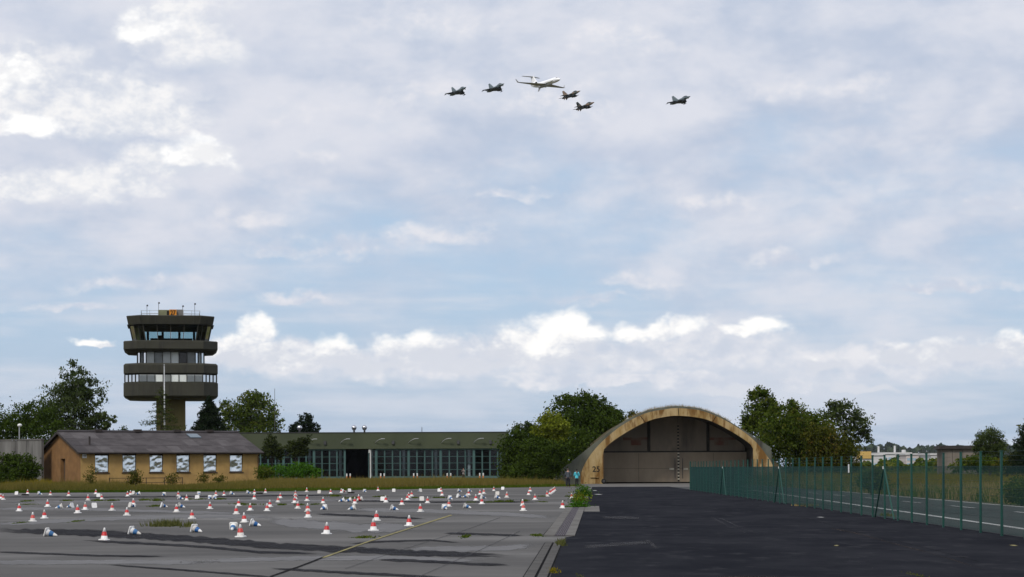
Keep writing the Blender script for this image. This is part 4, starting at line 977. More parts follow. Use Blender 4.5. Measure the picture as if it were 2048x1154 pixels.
# ------------------------------------------------------------------ far buildings on the right
bd = 250.0; a, b = P(1884, 935, bd), P(1966, 935, bd)
blk = thing('bunker_block', 'weathered brown concrete block with dark flat roof behind the goldenrod', 'building', (a[0], bd, 0), math.radians(-6))
w_ = b[0] - a[0]; h_ = P(1900, 898, bd)[2]
for k in range(4): MB().box(w_ * k / 4 + .02, w_ * (k + 1) / 4 - .02, 0, 6, 0, h_).build('wall_panel', 'block_brown', blk)
MB().box(-.35, w_ + .4, -.4, 6.3, h_ + .002, h_ + .42).build('roof', 'fascia_brown', blk)
def farblock(label, px0, px1, y0, d, mm, n=5, rows=2, extra=None, dep=25):
    a, b = P(px0, 935, d), P(px1, 935, d); h = P((px0 + px1) / 2, y0, d)[2]; w = b[0] - a[0]
    o = thing('industrial_building', label, 'building', (a[0], d, 0), 0, 'pale industrial buildings on the horizon')
    MB().box(0, w, 0, dep, 0, h).build('wall', mm, o); MB().box(-.5, w + .5, -.5, dep + .5, h + .01, h + .8).build('roof', 'pale_render', o)
    for r_ in range(rows):
        for k in range(n): MB().box(w * (k + .2) / n, w * (k + .8) / n, -.12, -.02, h * (.3 + .33 * r_), h * (.3 + .33 * r_) + h * .16).build('window', 'pale_blue', o)
    return o
o = farblock('white warehouse with a yellow panel right of the shelter trees', 1700, 1768, 911, 900, 'pale_render', 6, 1)
MB().box(3.0, 9.5, -.6, -.15, 5.2, 8.4).build('yellow_panel', 'yellow_panel', o)
farblock('long pale hall with bluish windows behind the tenth fence post', 1760, 1822, 908, 1000, 'pale_render', 8, 2)
farblock('pinkish low factory at the far end of the goldenrod field', 1812, 1868, 910, 940, 'pale_pink', 5, 2)
farblock('small grey-white shed just left of the brown block', 1862, 1886, 910, 860, 'pale_render', 2, 1)
for px, y0, lab in ((1757, 893, 'left slim white chimney above the far warehouse'), (1789.5, 892, 'tall slim white chimney above the long pale hall'), (1807.5, 900, 'short thick white chimney above the long pale hall')):
    q = P(px, y0, 1010); c_ = thing('chimney', lab, 'chimney', (q[0], 1010, 0), 0, 'far white chimneys')
    MB().lathe([(.75 if y0 < 895 else 1.3, 0), (.5 if y0 < 895 else 1.1, q[2]), (.3, q[2] + .1)], 10).build('stack', 'pale_render', c_); MB().lathe([(1.3, 0), (1.3, 2.5)], 10).build('plinth', 'pale_pink', c_)

# ------------------------------------------------------------------ trees
tree('birch_tree', 'tall drooping birch with pale stems rising behind the ochre house gable', 'tree', 248, 152, [(148, 770, 30, 42), (120, 800, 40, 40), (175, 800, 38, 42), (140, 830, 55, 40), (190, 840, 36, 30), (95, 845, 42, 34), (148, 738, 14, 18), (208, 845, 24, 24), (158, 880, 70, 40), (170, 775, 26, 26), (70, 835, 26, 24)],
     'leaf_birch', 19000, 0.34, 0.20, 11, 34, 0.12, 0.30, 0.9, 'birch_bark', twigs=24, limbs=10, aspect=0.5)
tree('broadleaf_tree', 'dark broadleaf tree at the left edge, left of the tall birch', 'tree', 240, 45, [(20, 850, 52, 40), (65, 835, 45, 36), (-30, 860, 60, 50), (90, 865, 50, 40), (40, 890, 80, 45)], 'leaf_dark', 14000, 0.30, 0.30, 12, 30, 0.17, 0.45)
tree('broadleaf_tree', 'rounded dark tree behind the hall, right of the spruce', 'tree', 392, 500, [(500, 822, 42, 34), (470, 835, 34, 34), (530, 830, 28, 36), (505, 800, 26, 20), (552, 848, 18, 14), (480, 860, 46, 28), (455, 820, 18, 18), (525, 862, 40, 22)], 'leaf_mid', 12000, 0.46, 0.35, 13, 24, 0.15, 0.5, twigs=8)
tree('pine_tree', 'dark pine top showing above the hall roof near a silver ventilator', 'tree', 398, 610, [(612, 842, 14, 18), (600, 855, 22, 12), (625, 858, 20, 12), (608, 870, 30, 14), (588, 860, 12, 8)], 'needle_dark', 5200, 0.40, 0.25, 14, 22, 0.14, 0.3)
tree('pine_tree', 'left of two young pines in front of the green hall', 'tree', 292, 544, [(541, 888, 13, 18), (553, 900, 14, 14), (535, 905, 13, 12), (558, 912, 10, 8)], 'needle_pine', 3600, 0.28, 0.11, 15, 22, 0.16, 0.3)
tree('pine_tree', 'right of two young pines, leaning, in front of the green hall', 'tree', 292, 586, [(588, 893, 13, 14), (602, 890, 12, 12), (612, 880, 11, 9), (592, 906, 16, 10), (608, 903, 13, 8)], 'needle_pine', 3600, 0.28, 0.11, 16, 22, 0.16, 0.3)
def whorled(name, label, d, px, ytop, ybase, half, leaf, nw, nb, seed, dens, size, droop=0.25, bark='bark', sparse=1.0, r=0.14):
    """conifer: stem with whorls of drooping boughs carrying needles"""
    rng = np.random.default_rng(seed); t = P(px, ytop, d); root = thing(name, label, 'tree', (t[0], d, 0)); H = t[2]; z0 = max(0.2, P(px, ybase, d)[2]); W = half * d / F
    m = MB().tube([(0, 0, 0), (0, 0, H * .5), (0, 0, H)], [r, r * .6, r * .1], 7); pts = []
    for k in range(nw):
        f = k / (nw - 1); z = z0 + (H - z0) * f ** 0.95; L = W * ((1 - f) ** 0.85 + .03)
        for j in range(nb):
            if rng.random() > sparse: continue
            a = rng.uniform(0, 2 * math.pi); l = L * rng.uniform(.65, 1.12); u = np.array([math.cos(a), math.sin(a), 0])
            s0 = np.array([0, 0, z]); e = s0 + u * l + np.array([0, 0, -droop * l + .10 * l]); md = s0 + u * l * .55 + np.array([0, 0, .02 * l])
            m.tube([tuple(s0), tuple(md), tuple(e)], [r * .22 * (1 - f) + .012, .014, .006], 4)
            n = int(dens * l) + 3; q = rng.random(n) ** .8
            c = np.where(q[:, None] < .55, s0 + (md - s0) * (q / .55)[:, None], md + (e - md) * ((q - .55) / .45)[:, None])
            pts.append(c + rng.normal(size=(n, 3)) * np.array([.13, .13, .09]) * (0.5 + l * .25) - np.array([0, 0, .06]))
    C = np.concatenate(pts); V, Fq = leaves(C, size, rng, droop=.5, aspect=.35); npmesh('crown', V, Fq, leaf, rng.random(len(C)), root); m.build('trunk', bark, root)
    return root
whorled('spruce_tree', 'dark spruce standing right of the control tower shaft', 256, 418, 792, 915, 66, 'needle_dark', 36, 11, 21, 40, .32, .30)
whorled('larch_tree', 'thin sparse larch with open boughs left of the tower shaft', 236, 322, 774, 900, 66, 'needle_larch', 26, 5, 22, 26, .22, .12, sparse=.85, r=.12)
tree('shrub', 'small bush tip poking above the house roof left of the larch', 'shrub', 232, 247, [(247, 858, 5, 8), (244, 872, 10, 10)], 'leaf_dark', 300, .22, .05, 23)
# around the shelter
tree('broadleaf_tree', 'tall dark reddish-green tree left of the shelter arch', 'tree', 246, 1160, [(1160, 822, 40, 36), (1130, 830, 30, 34), (1190, 830, 36, 30), (1170, 800, 34, 16), (1128, 800, 16, 14), (1165, 865, 76, 52), (1145, 900, 64, 44), (1200, 850, 40, 36)], 'leaf_dark', 19000, .32, .3, 31, 28, .17, .45, twigs=10)
tree('broadleaf_tree', 'yellow-green tree in the thicket left of the shelter', 'tree', 219, 1090, [(1104, 850, 28, 24), (1086, 866, 24, 16), (1120, 862, 20, 20), (1098, 880, 28, 12)], 'leaf_yellowgreen', 6000, .28, .18, 32, 26, .17, .45)
tree('shrub', 'big dark rounded shrub between the green hall and the shelter', 'shrub', 232, 1035, [(1038, 895, 34, 40), (1026, 925, 26, 40), (1060, 910, 48, 50), (1048, 868, 24, 20), (1100, 925, 54, 46), (1022, 948, 22, 22), (1140, 900, 40, 50), (1075, 880, 40, 30)], 'leaf_dark', 24000, .28, .15, 33, 30, .17, .5)
tree('shrub', 'dark green bushes below the yellow-green tree beside the wing wall', 'shrub', 213, 1088, [(1098, 915, 36, 26), (1118, 902, 24, 18), (1090, 942, 34, 26), (1075, 912, 36, 34), (1055, 948, 34, 24), (1068, 892, 22, 18)], 'leaf_dark', 11000, .26, .12, 34, 28, .17, .5)
tree('broadleaf_tree', 'low dark tree crown just behind the left shoulder of the shelter', 'tree', 252, 1215, [(1215, 845, 32, 28), (1236, 842, 18, 20), (1195, 860, 34, 34), (1222, 828, 20, 16)], 'leaf_dark', 7000, .30, .2, 35)
tree('sapling', 'small twiggy sapling growing on the shelter roof, left side', 'shrub', 232, 1266, [(1264, 832, 8, 8), (1272, 828, 6, 9), (1258, 836, 6, 6)], 'leaf_autumn', 380, .22, .04, 36, z0=5.6, twigs=6)
tree('broadleaf_tree', 'tall dark pointed tree right behind the shelter arch', 'tree', 248, 1524, [(1524, 805, 30, 28), (1520, 785, 16, 12), (1510, 835, 26, 26), (1540, 820, 22, 24), (1525, 860, 44, 34), (1498, 850, 12, 20)], 'leaf_mid', 9500, .31, .24, 41, 28, .16, .4)
tree('broadleaf_tree', 'thin-topped tree with bare twigs right of the shelter', 'tree', 244, 1600, [(1592, 838, 24, 22), (1610, 842, 20, 22), (1588, 815, 12, 18), (1625, 848, 16, 14), (1600, 880, 50, 36)], 'leaf_autumn', 5200, .26, .16, 42, 18, .2, .3, twigs=26)
tree('broadleaf_tree', 'airy arching tree with hanging leaves, rightmost beside the shelter', 'tree', 238, 1682, [(1690, 825, 34, 24), (1665, 835, 22, 20), (1715, 845, 24, 22), (1728, 868, 14, 18), (1700, 865, 22, 16), (1672, 812, 16, 10), (1705, 890, 16, 22), (1738, 880, 6, 12)], 'leaf_birch', 5200, .33, .17, 43, 16, .16, .35, .5, twigs=14, aspect=.5)
tree('shrub', 'broad dark green thicket beside the right wing of the shelter', 'shrub', 232, 1590, [(1585, 868, 42, 36), (1555, 875, 36, 46), (1620, 876, 40, 40), (1570, 925, 54, 42), (1625, 925, 50, 40), (1565, 832, 28, 26), (1605, 838, 34, 26), (1645, 868, 32, 36), (1585, 815, 16, 14)], 'leaf_mid', 25000, .28, .15, 44, 30, .17, .5)
tree('shrub', 'olive bush at the right end of the shelter thicket', 'shrub', 228, 1675, [(1662, 895, 40, 42), (1690, 915, 32, 36), (1655, 930, 44, 36), (1708, 945, 24, 28), (1640, 870, 30, 26)], 'leaf_autumn', 13000, .26, .12, 45, 28, .17, .5)
# far right
tree('broadleaf_tree', 'round upswept tree right of the brown block', 'tree', 214, 1980, [(1980, 885, 28, 26), (1965, 890, 18, 22), (1995, 888, 18, 24), (1978, 868, 16, 12), (1982, 918, 36, 26)], 'leaf_birch', 8000, .24, .2, 51, 24, .15, .4, -.5, aspect=.4)
whorled('conifer_tree', 'dark spreading conifer at the right edge of the picture', 190, 2066, 818, 950, 62, 'needle_dark', 26, 10, 52, 34, .26, .05)
tree('shrub', 'reddish-green bush in front of the conifer at the right edge', 'shrub', 196, 2050, [(2052, 868, 16, 20), (2040, 930, 26, 26), (2010, 930, 24, 20)], 'leaf_autumn', 3000, .22, .1, 53)
tree('shrub', 'green bushes in front of the brown block', 'shrub', 205, 1955, [(1955, 925, 26, 16), (1935, 928, 20, 14), (1985, 930, 30, 16), (1915, 935, 18, 10)], 'leaf_mid', 4200, .22, .08, 54)
tree('shrub', 'dark green bush behind the braced fence post', 'shrub', 128, 1742, [(1742, 955, 20, 22), (1758, 962, 16, 20), (1728, 962, 14, 16)], 'leaf_mid', 3600, .14, .05, 55)
tree('shrub', 'leafy green bush behind the fence at the right edge', 'shrub', 92, 2042, [(2045, 978, 26, 24), (2025, 985, 20, 18), (2062, 985, 26, 26)], 'leaf_mid', 3600, .12, .05, 56)
tree('shrub', 'dark evergreen shrub before the concrete wall at the left edge', 'shrub', 184, 35, [(35, 935, 36, 26), (5, 935, 36, 26), (60, 945, 20, 18), (25, 955, 50, 16)], 'leaf_dark', 9000, .22, .12, 57)
tree('shrub', 'bright green hedge bush right of the ochre house', 'shrub', 272, 575, [(560, 946, 34, 14), (600, 942, 34, 15), (530, 945, 20, 16), (620, 948, 22, 12)], 'leaf_bright', 7000, .24, .06, 58)
tree('shrub', 'yellowish-green bush at the right corner of the ochre house', 'shrub', 196, 526, [(524, 945, 12, 12), (535, 948, 12, 10)], 'leaf_mid', 1600, .17, .05, 59)
for k, (px, py, rx, ry, n, lab) in enumerate(((181, 950, 6, 20, 500, 'tall weed at the left corner of the ochre house front'), (272, 952, 12, 14, 900, 'bush below the second foil window of the ochre house'), (345, 955, 10, 12, 420, 'thin weed below the gap between third and fourth foil windows'),
        (408, 955, 8, 10, 360, 'weed below the fifth foil window'), (440, 958, 12, 8, 360, 'low weed between the fifth and sixth foil windows'))):
    tree('weed_bush', lab, 'shrub', 190, px, [(px, py, rx, ry), (px - rx * .4, py + ry * .6, rx, ry * .6)], 'leaf_autumn', n, .16, .03, 60 + k, clump=12)
# bushes along the drain
for k, (px, py, rx, ry, d, n, lf, lab) in enumerate(((1166, 984, 9, 10, 130, 1500, 'leaf_bright', 'round green bush growing at the far end of the drain'), (1160, 996, 8, 8, 105, 900, 'leaf_yellowgreen', 'yellowish bush in the middle of the drain weeds'),
        (1158, 1009, 9, 6, 92, 700, 'leaf_bright', 'low green bush nearest the drain grating'))):
    g = G(px, py + ry, 0); d = g[1]
    tree('drain_bush', lab, 'shrub', d, px, [(px, py, rx, ry), (px - rx * .5, py + ry * .4, rx * .6, ry * .7), (px + rx * .5, py + ry * .3, rx * .5, ry * .7)], lf, n, .10, .02, 70 + k, clump=14)

# ------------------------------------------------------------------ grass
rg = np.random.default_rng(5)
def edge_y(x): return np.interp(x, [q[0] for q in ep], [q[1] for q in ep])
n = 150000; dq = 158 + 160 * rg.random(n) ** 1.5; uq = rg.uniform(-.262, .036, n); xq = uq * dq
ok = dq > edge_y(xq) + .3
# keep clear of the house and the hall floor
cx_, sx_ = math.cos(HT), math.sin(HT); lx = (xq - hx) * cx_ + (dq - HD) * sx_; ly = -(xq - hx) * sx_ + (dq - HD) * cx_
ok &= ~((lx > -.2) & (lx < HL + .2) & (ly > -.15) & (ly < HW + .2)); ok &= ~((np.abs(xq - sc0[0]) < 13) & (dq > 196))
xq, dq = xq[ok], dq[ok]; ed = dq - edge_y(xq)
pn = smooth_noise(xq + 300, dq, 3, .12); pn2 = smooth_noise(xq + 300, dq, 4, .03)
short = ed < 5 + 9 * pn2
h = np.where(short, .12 + .12 * pn, .22 + .75 * pn ** 1.5) * np.where(rg.random(len(xq)) < .06, 1.5, 1.0) * np.clip(1.25 - (dq - 185) / 160, .35, 1.0)
tg = np.clip(.15 + .5 * pn2 + .4 * (pn - .3) + .25 * rg.random(len(xq)), 0, 1)
gv = tag(blades('verge_grass_dry', np.c_[xq, dq, np.zeros(len(xq))][~short], h[~short], .035, rg, 'grass_dry', tg[~short]), 'tall dry brown grass of the verge between apron and buildings', 'grass', kind='stuff')
tag(blades('verge_grass_green', np.c_[xq, dq, np.zeros(len(xq))][short], h[short], .035, rg, 'grass_green', tg[short] * .6), 'short green grass strip along the far edge of the apron', 'grass', kind='stuff')
def field(name, label, lf, n, x0, x1, d0, d1, h0, h1, w, seed, cat='grass', pw=1.3, sl=0.0, nk=.15, nb=3):
    r = np.random.default_rng(seed); d = d0 + (d1 - d0) * r.random(n) ** pw; x = x0 + (x1 - x0) * r.random(n) + sl * (d - d0)
    nz = smooth_noise(x + 500, d, seed, nk); keep = nz > .18
    x, d, nz = x[keep], d[keep], nz[keep]
    return tag(blades(name, np.c_[x, d, np.zeros(len(x))], h0 + (h1 - h0) * nz, w, r, lf, np.clip(nz * .7 + .3 * r.random(len(x)), 0, 1), None, .22, nb), label, cat, kind='stuff')
field('roadside_grass', 'tall dry grass beyond the road behind the fence', 'grass_pale', 26000, 23.8, 62, 86, 210, .35, .95, .02, 81)
field('roadside_weeds', 'green weeds among the dry grass beyond the road', 'grass_green', 30000, 23.8, 60, 90, 215, .3, 1.0, .03, 82)
field('goldenrod', 'yellow goldenrod standing beyond the road', 'goldenrod', 9000, 26, 58, 140, 235, .8, 1.5, .05, 83, 'flowers', nk=.08)
field('meadow', 'green meadow behind the goldenrod', 'grass_green', 9000, 30, 100, 215, 420, .5, 1.2, .10, 84)
field('goldenrod_clump', 'yellow goldenrod clump left of the ochre house gable', 'goldenrod', 700, -45.2, -40.5, 176, 180, .5, 1.1, .05, 85, 'flowers', nk=.5)
# weeds growing in the joints of the apron
r = np.random.default_rng(9)
def tuft(px, py, wpx, hpx, n, lf, label, seed):
    g = G(px, py); s = g[1] / F; rr = np.random.default_rng(seed)
    pts = np.c_[rr.normal(size=n) * wpx * .33 * s, rr.normal(size=n) * .5, np.zeros(n)]
    o = blades('grass_tuft', pts, np.full(n, hpx * s) * rr.uniform(.5, 1.1, n), .012 + .0001 * g[1], rr, lf, rr.random(n), None, .3, 3); o.location = g
    return tag(o, label, 'grass', kind='stuff')
tuft(337, 1052, 54, 15, 260, 'grass_apron', 'patch of tall green grass growing through the apron left of centre', 1)
tuft(379, 1053, 10, 12, 40, 'grass_apron', 'thin grass beside the tall green patch', 2)
tuft(1122, 1090, 9, 14, 80, 'grass_apron', 'bright grass tuft between the grating and the slotted drain', 3)
tuft(1108, 1143, 16, 6, 50, 'goldenrod', 'yellow flowering weeds at the lower end of the slotted drain', 4)
tuft(1160, 1152, 12, 4, 24, 'grass_apron', 'small green weeds on the tarmac edge at the bottom', 5)
tuft(1833, 1152, 12, 5, 30, 'grass_apron', 'yellowish weed on the tarmac at the bottom right', 6)
tuft(1612, 1012, 30, 6, 160, 'grass_pale', 'dry grass at the foot of the fence', 7)
tuft(1776, 1032, 12, 8, 70, 'goldenrod', 'dry weed at the foot of the braced fence post', 8)
WP, WH = [], []
for k, (px, py, w, hh) in enumerate(((54, 1003, 10, 4), (133, 1002, 14, 4), (195, 1002, 12, 6), (224, 1002, 12, 5), (289, 1001, 10, 6), (313, 1002, 16, 8), (310, 1013, 12, 5), (378, 999, 8, 3), (400, 999, 8, 3), (440, 999, 10, 5), (500, 1010, 30, 4), (565, 1010, 12, 4), (600, 1010, 14, 4), (630, 1009, 12, 3), (670, 993, 20, 7), (700, 997, 20, 5),
        (830, 996, 10, 3), (880, 996, 20, 4), (760, 994, 20, 4), (940, 1005, 14, 3), (980, 1005, 12, 3), (1000, 1004, 16, 6), (1020, 1004, 10, 6), (1050, 1002, 10, 4), (1085, 1004, 14, 2), (1140, 993, 14, 3), (1085, 993, 12, 3), (42, 1046, 8, 3), (930, 1074, 8, 5), (152, 1043, 12, 3), (730, 1075, 26, 4), (1075, 1071, 16, 3), (55, 1009, 26, 2), (480, 1008, 20, 3))):
    g = G(px, py); sc_ = g[1] / F; rr = np.random.default_rng(20 + k)
    WP.append(np.c_[g[0] + rr.normal(size=70) * w * .36 * sc_, g[1] + rr.normal(size=70) * .5, np.zeros(70)]); WH.append(hh * sc_ * rr.uniform(.4, 1.1, 70))
WP, WH = np.concatenate(WP), np.concatenate(WH); rr = np.random.default_rng(99)
tag(blades('apron_weeds', WP, WH, .024, rr, 'leaf_mid', rr.random(len(WP)), None, .5, 3), 'low weeds growing in the joints of the apron', 'weeds', kind='stuff')
# far wood on the horizon
r = np.random.default_rng(15); n = 5200
uq = r.uniform(.14, .34, n); dq = r.uniform(3900, 4300, n); top = 26 + 11 * smooth_noise(uq * 800, dq * 0, 6, .35) + 13 * smooth_noise(uq * 800, dq * 0, 7, .08)
C = np.c_[uq * dq, dq, top * r.random(n) ** .6]; V, Fq = leaves(C, 12.0, r, aspect=.9)
tag(npmesh('far_wood', V, Fq, 'far_wood', r.random(n)), 'distant wooded ridge on the horizon', 'woodland', kind='stuff')
n = 2600; uq = r.uniform(.17, .235, n); dq = r.uniform(600, 840, n); C = np.c_[uq * dq, dq, (1.2 + 4.0 * smooth_noise(uq * 900, dq * 0, 8, .3)) * r.random(n)]; V, Fq = leaves(C, 1.7, r, aspect=.8)
tag(npmesh('far_hedge', V, Fq, 'leaf_mid', r.random(n)), 'row of low trees in front of the pale far buildings', 'woodland', kind='stuff')

# ------------------------------------------------------------------ mesh fence
mat('fence_green', (0.009, 0.066, 0.048), (0.007, 0.052, 0.040), 0.5, 0.5, 0.35)
mat('fence_wire', (0.004, 0.038, 0.034), (0.004, 0.030, 0.028), 0.5, 0.5, 0.35)
fence = thing('mesh_fence', 'green wire mesh fence with tall posts along the tarmac', 'fence', (FA[0], FA[1], 0), math.atan2(fdir.y, fdir.x))
SP = 2.5; HP, HM = 2.22, 1.84
pm = MB().box(-.035, .035, -.03, .03, 0, HP).build('post', 'fence_green', fence); MB().box(-.045, .045, -.04, .04, HP, HP + .02).build('cap', 'fence_green', pm)
# panel of round upright wires and double cross wires, with a fold at the top
m = MB()
for k in range(50): x_ = .03 + k * .05; m.box(x_ - .0023, x_ + .0023, -.0023, .0023, .06, HM)
for k in range(10):
    z = .08 + k * .193; m.box(.0, SP, -.007, -.003, z - .002, z + .002); m.box(.0, SP, .003, .007, z - .002, z + .002)
panel = m.build('mesh_panel', 'fence_wire', fence); panel['kind'] = 'stuff'
m = MB()
for z in (1.98, 2.10, 2.22): m.box(0, SP, -.0025, .0025, z - .0025, z + .0025)
wires = m.build('top_wire', 'fence_wire', fence); wires['kind'] = 'stuff'
total = (Vector(FB) - Vector(FA)).length; npan = int(total / SP) + 12; off = (total % SP) * 0
nposts = npan + 1
for k in range(nposts):
    for src in (pm,):
        o = src if k == 0 else copy_tree(src, fence)
        o.location = (k * SP, 0, 0); o.rotation_euler = (random.Random(k).uniform(-.012, .012), random.Random(k + 99).uniform(-.010, .010), 0)
    if k < npan:
        for src in (panel, wires):
            o = src if k == 0 else src.copy()
            if k: COL.objects.link(o); o.parent = fence
            o.location = (k * SP, .0, 0)
# braces at the tension posts
def fence_index(px):
    best = min(range(nposts), key=lambda k: abs((lambda p: 1024 + F * p.x / p.y)(Vector(FA) + fdir * (k * SP)) - px)); return best
for px in (1449, 1555, 1775):
    k = fence_index(px)
    MB().box(k * SP - .04, k * SP + .04, -.07, -.045, HM - .10, HM + .0).build('clamp', 'plate_white', fence)
    for s_ in (-1, 1): MB().tube([(k * SP + s_ * .04, -.02, HM - .05), (k * SP + s_ * 1.9, -.02, .02)], .028, 6).build('brace', 'fence_green', fence)
k = fence_index(1706); MB().box(k * SP - .13, k * SP + .02, -.09, -.06, HM - .25, HM + .08).build('sign_plate', 'plate_white', fence)
# low return of the far end towards the shelter
p = Vector(FA); MB().box(-.05, .05, -.05, .05, 0, HP + .05).build('end_post', 'fence_green', fence).location = (-.09, .0, 0)

# ------------------------------------------------------------------ traffic cones
mat('cone_white', (0.80, 0.79, 0.77), (0.68, 0.67, 0.65), 6, 0.45, 0.4); mat('cone_red', (0.52, 0.020, 0.022), (0.42, 0.018, 0.020), 6, 0.45, 0.4); mat('cone_blue', (0.022, 0.115, 0.32), (0.018, 0.09, 0.25), 6, 0.45, 0.4)
for nm, fd in (('cone_white', (0.52, 0.49, 0.44)), ('cone_red', (0.50, 0.10, 0.075)), ('cone_blue', (0.06, 0.17, 0.34))):   # some are dirty or faded
    nt = MATS[nm].node_tree; b_ = nt.nodes['Principled BSDF']; oi = nt.nodes.new('ShaderNodeObjectInfo')
    old = b_.inputs['Base Color'].links[0].from_socket; nt.links.new(mixc(nt, X(nt, oi.outputs['Random']).step(0.45, 1.1), old, fd), b_.inputs['Base Color'])
def cone_proto(band):
    o = thing('traffic_cone', 'x', 'cone')
    r_ = .03; b_ = .128; rg_ = []
    def sq(h, z): return [(-h + r_, -h, z), (h - r_, -h, z), (h, -h + r_, z), (h, h - r_, z), (h - r_, h, z), (-h + r_, h, z), (-h, h - r_, z), (-h, -h + r_, z)]
    MB().loft([sq(b_, 0), sq(b_, .022), sq(b_ - .018, .034)]).build('base', 'cone_white', o)
    MB().lathe([(.106, .030), (.097, .045), (.083, .125)], 18).build('lower_sleeve', 'cone_white', o, True)
    MB().lathe([(.0845, .1255), (.084, .127), (.0565, .235), (.055, .236)], 18).build('band', band, o, True)
    MB().lathe([(.0535, .2365), (.021, .338), (.017, .346), (.010, .347)], 18).build('tip', 'cone_white', o, True)
    return o
proto = {'r': cone_proto('cone_red'), 'b': cone_proto('cone_blue')}
# upright red-and-white cones: photo position of the foot
UP = [(1.5, 997.5), (6.5, 999.5), (55.3, 988), (137.4, 992), (95.3, 1013.6), (38.3, 1022.4), (88.9, 1036.7), (65.3, 1043), (155.4, 1026.3), (100.8, 990.5), (191.6, 988), (176, 1000.9), (203.5, 998.8), (255.2, 992.9), (261, 989.4),
      (170.3, 1019.6), (224.3, 1021.1), (253.7, 1031), (267, 1010.7), (208.4, 1080.4), (356.7, 992.5), (373.3, 1000.9), (448.1, 991.2), (431.8, 992), (419.9, 1017.8), (353, 1024.5), (384, 1037.2), (509, 987.3), (508.4, 998.8), (530.9, 985.6), (477.2, 1011.8),
      (472.6, 1028.6), (488.7, 1044.8), (500.4, 1021.1), (534, 1022.2), (540, 1014), (555.8, 1004.5), (560.7, 996.2), (590.9, 991), (590.9, 998), (589.1, 1005.7), (595.5, 1017), (481.2, 1074.1), (613.5, 983.9), (614, 1001.9), (615.6, 1023.2), (616.1, 1034.9),
      (661.3, 987.3), (646, 1006.8), (653.2, 1068.1), (709.7, 1007.8), (717.5, 1001.4), (756.1, 981.8), (753.1, 1041.4), (746.9, 1061.5), (823.3, 992.5), (814.7, 1000.3), (817.4, 995), (803.5, 1009.9), (771.8, 1004.7), (884.1, 991), (882, 983.2), (855, 1006), (841, 1023.4), (897.6, 1013.3), (818.1, 1052.1),
      (937.4, 990.5), (959.8, 989.4), (967.6, 987.3), (987.6, 981.8), (951.8, 1000.9), (963.6, 1008.1), (1013.5, 995.1), (1045, 1011.8), (1046.6, 1021.7), (1060.5, 982.7), (1057.2, 990), (1070, 999.8), (1094.4, 992.9), (1143.8, 997.2), (1124.9, 1016.5),
      (1100, 988.3), (1102.4, 986.6), (1104.8, 984.9), (1107.1, 983.2), (1109.3, 981.6), (682.6, 985.5)]
# cones lying on their side: position, heading of the tip in degrees (0 right, 90 away, 180 left, 270 towards the camera), band
DN = [(33, 989.4, 80, 'b'), (80, 989.4, 340, 'b'), (118.5, 1017, 195, 'b'), (139, 1015.5, 160, 'b'), (101, 1073, 350, 'b'), (195.7, 994, 100, 'r'), (267.8, 988.5, 60, 'b'), (276, 989.5, 200, 'b'), (263.3, 1014.4, 40, 'b'), (185.3, 1015.7, 120, 'b'), (270, 1069.5, 340, 'b'),
      (327.2, 991.5, 250, 'b'), (361.3, 998.8, 345, 'b'), (398.2, 990, 280, 'b'), (393.6, 998.3, 95, 'b'), (419.5, 998.3, 265, 'b'), (430.5, 998.3, 300, 'b'), (327, 1014.9, 20, 'b'), (362.4, 1015.4, 350, 'b'), (394.6, 1064.8, 325, 'b'), (464.6, 989.4, 340, 'b'), (497.3, 987.3, 345, 'b'),
      (466.6, 1060.5, 268, 'b'), (510.3, 1052.8, 350, 'b'), (639, 986.8, 75, 'r'), (687.8, 984.5, 30, 'r'), (697.7, 983.5, 110, 'b'), (730.5, 984.5, 300, 'b'), (683.6, 1003.5, 190, 'b'), (697.2, 1003.5, 205, 'b'), (646.8, 1019.6, 235, 'b'), (703.4, 1020, 210, 'b'), (719.5, 1001.8, 200, 'r'),
      (787.4, 983.7, 90, 'b'), (765.6, 1001.9, 85, 'r'), (838.9, 983.5, 130, 'b'), (879.4, 983.2, 70, 'b'), (843, 1001.4, 95, 'b'), (788.5, 1020.6, 345, 'b'), (890.9, 1019, 290, 'b'), (901.8, 999.3, 300, 'b'), (919.2, 983.7, 350, 'b'), (918.7, 995.1, 30, 'b'), (930.7, 995.1, 200, 'b'), (939.5, 983.5, 345, 'b'),
      (966.5, 997.2, 20, 'b'), (995.1, 990, 85, 'b'), (995.1, 997.2, 335, 'b'), (934.3, 1016.5, 345, 'b'), (1006, 979.5, 80, 'r')]
marks = [(-99, 'left of the house'), (85, 'below the house gable'), (175, 'below the first foil window'), (232, 'below the second foil window'), (286, 'below the third foil window'), (340, 'below the fourth foil window'), (394, 'below the fifth foil window'),
         (447, 'below the last foil window'), (505, 'below the bright hedge'), (570, 'below the leaning pine'), (628, 'left of the dark bay'), (690, 'below the dark open bay'), (752, 'right of the dark bay'), (817, 'two bays past the dark bay'),
         (881, 'three bays past the dark bay'), (948, 'below the last hall bay'), (1000, 'below the big dark shrub'), (1075, 'below the yellow-green tree'), (1130, 'by the drain')]
rows = [(0, 'at the far verge'), (987, 'in the far rows'), (995, 'behind the weedy joint'), (1007, 'on the middle apron'), (1026, 'on the near apron'), (1050, 'in the nearest row')]
items = [(x, y, None, 'r') for x, y in UP] + DN
cell = {}
for it in items:
    wh = [n for a, n in marks if it[0] >= a][-1]; ro = [n for a, n in rows if it[1] >= a][-1]
    cell.setdefault((it[2] is None, it[3], wh, ro), []).append(it)
ordn = ['leftmost', 'second', 'third', 'fourth', 'fifth', 'sixth', 'seventh', 'eighth']
used = set(); rr = random.Random(8)
ydir = Vector((0, 0, 1))
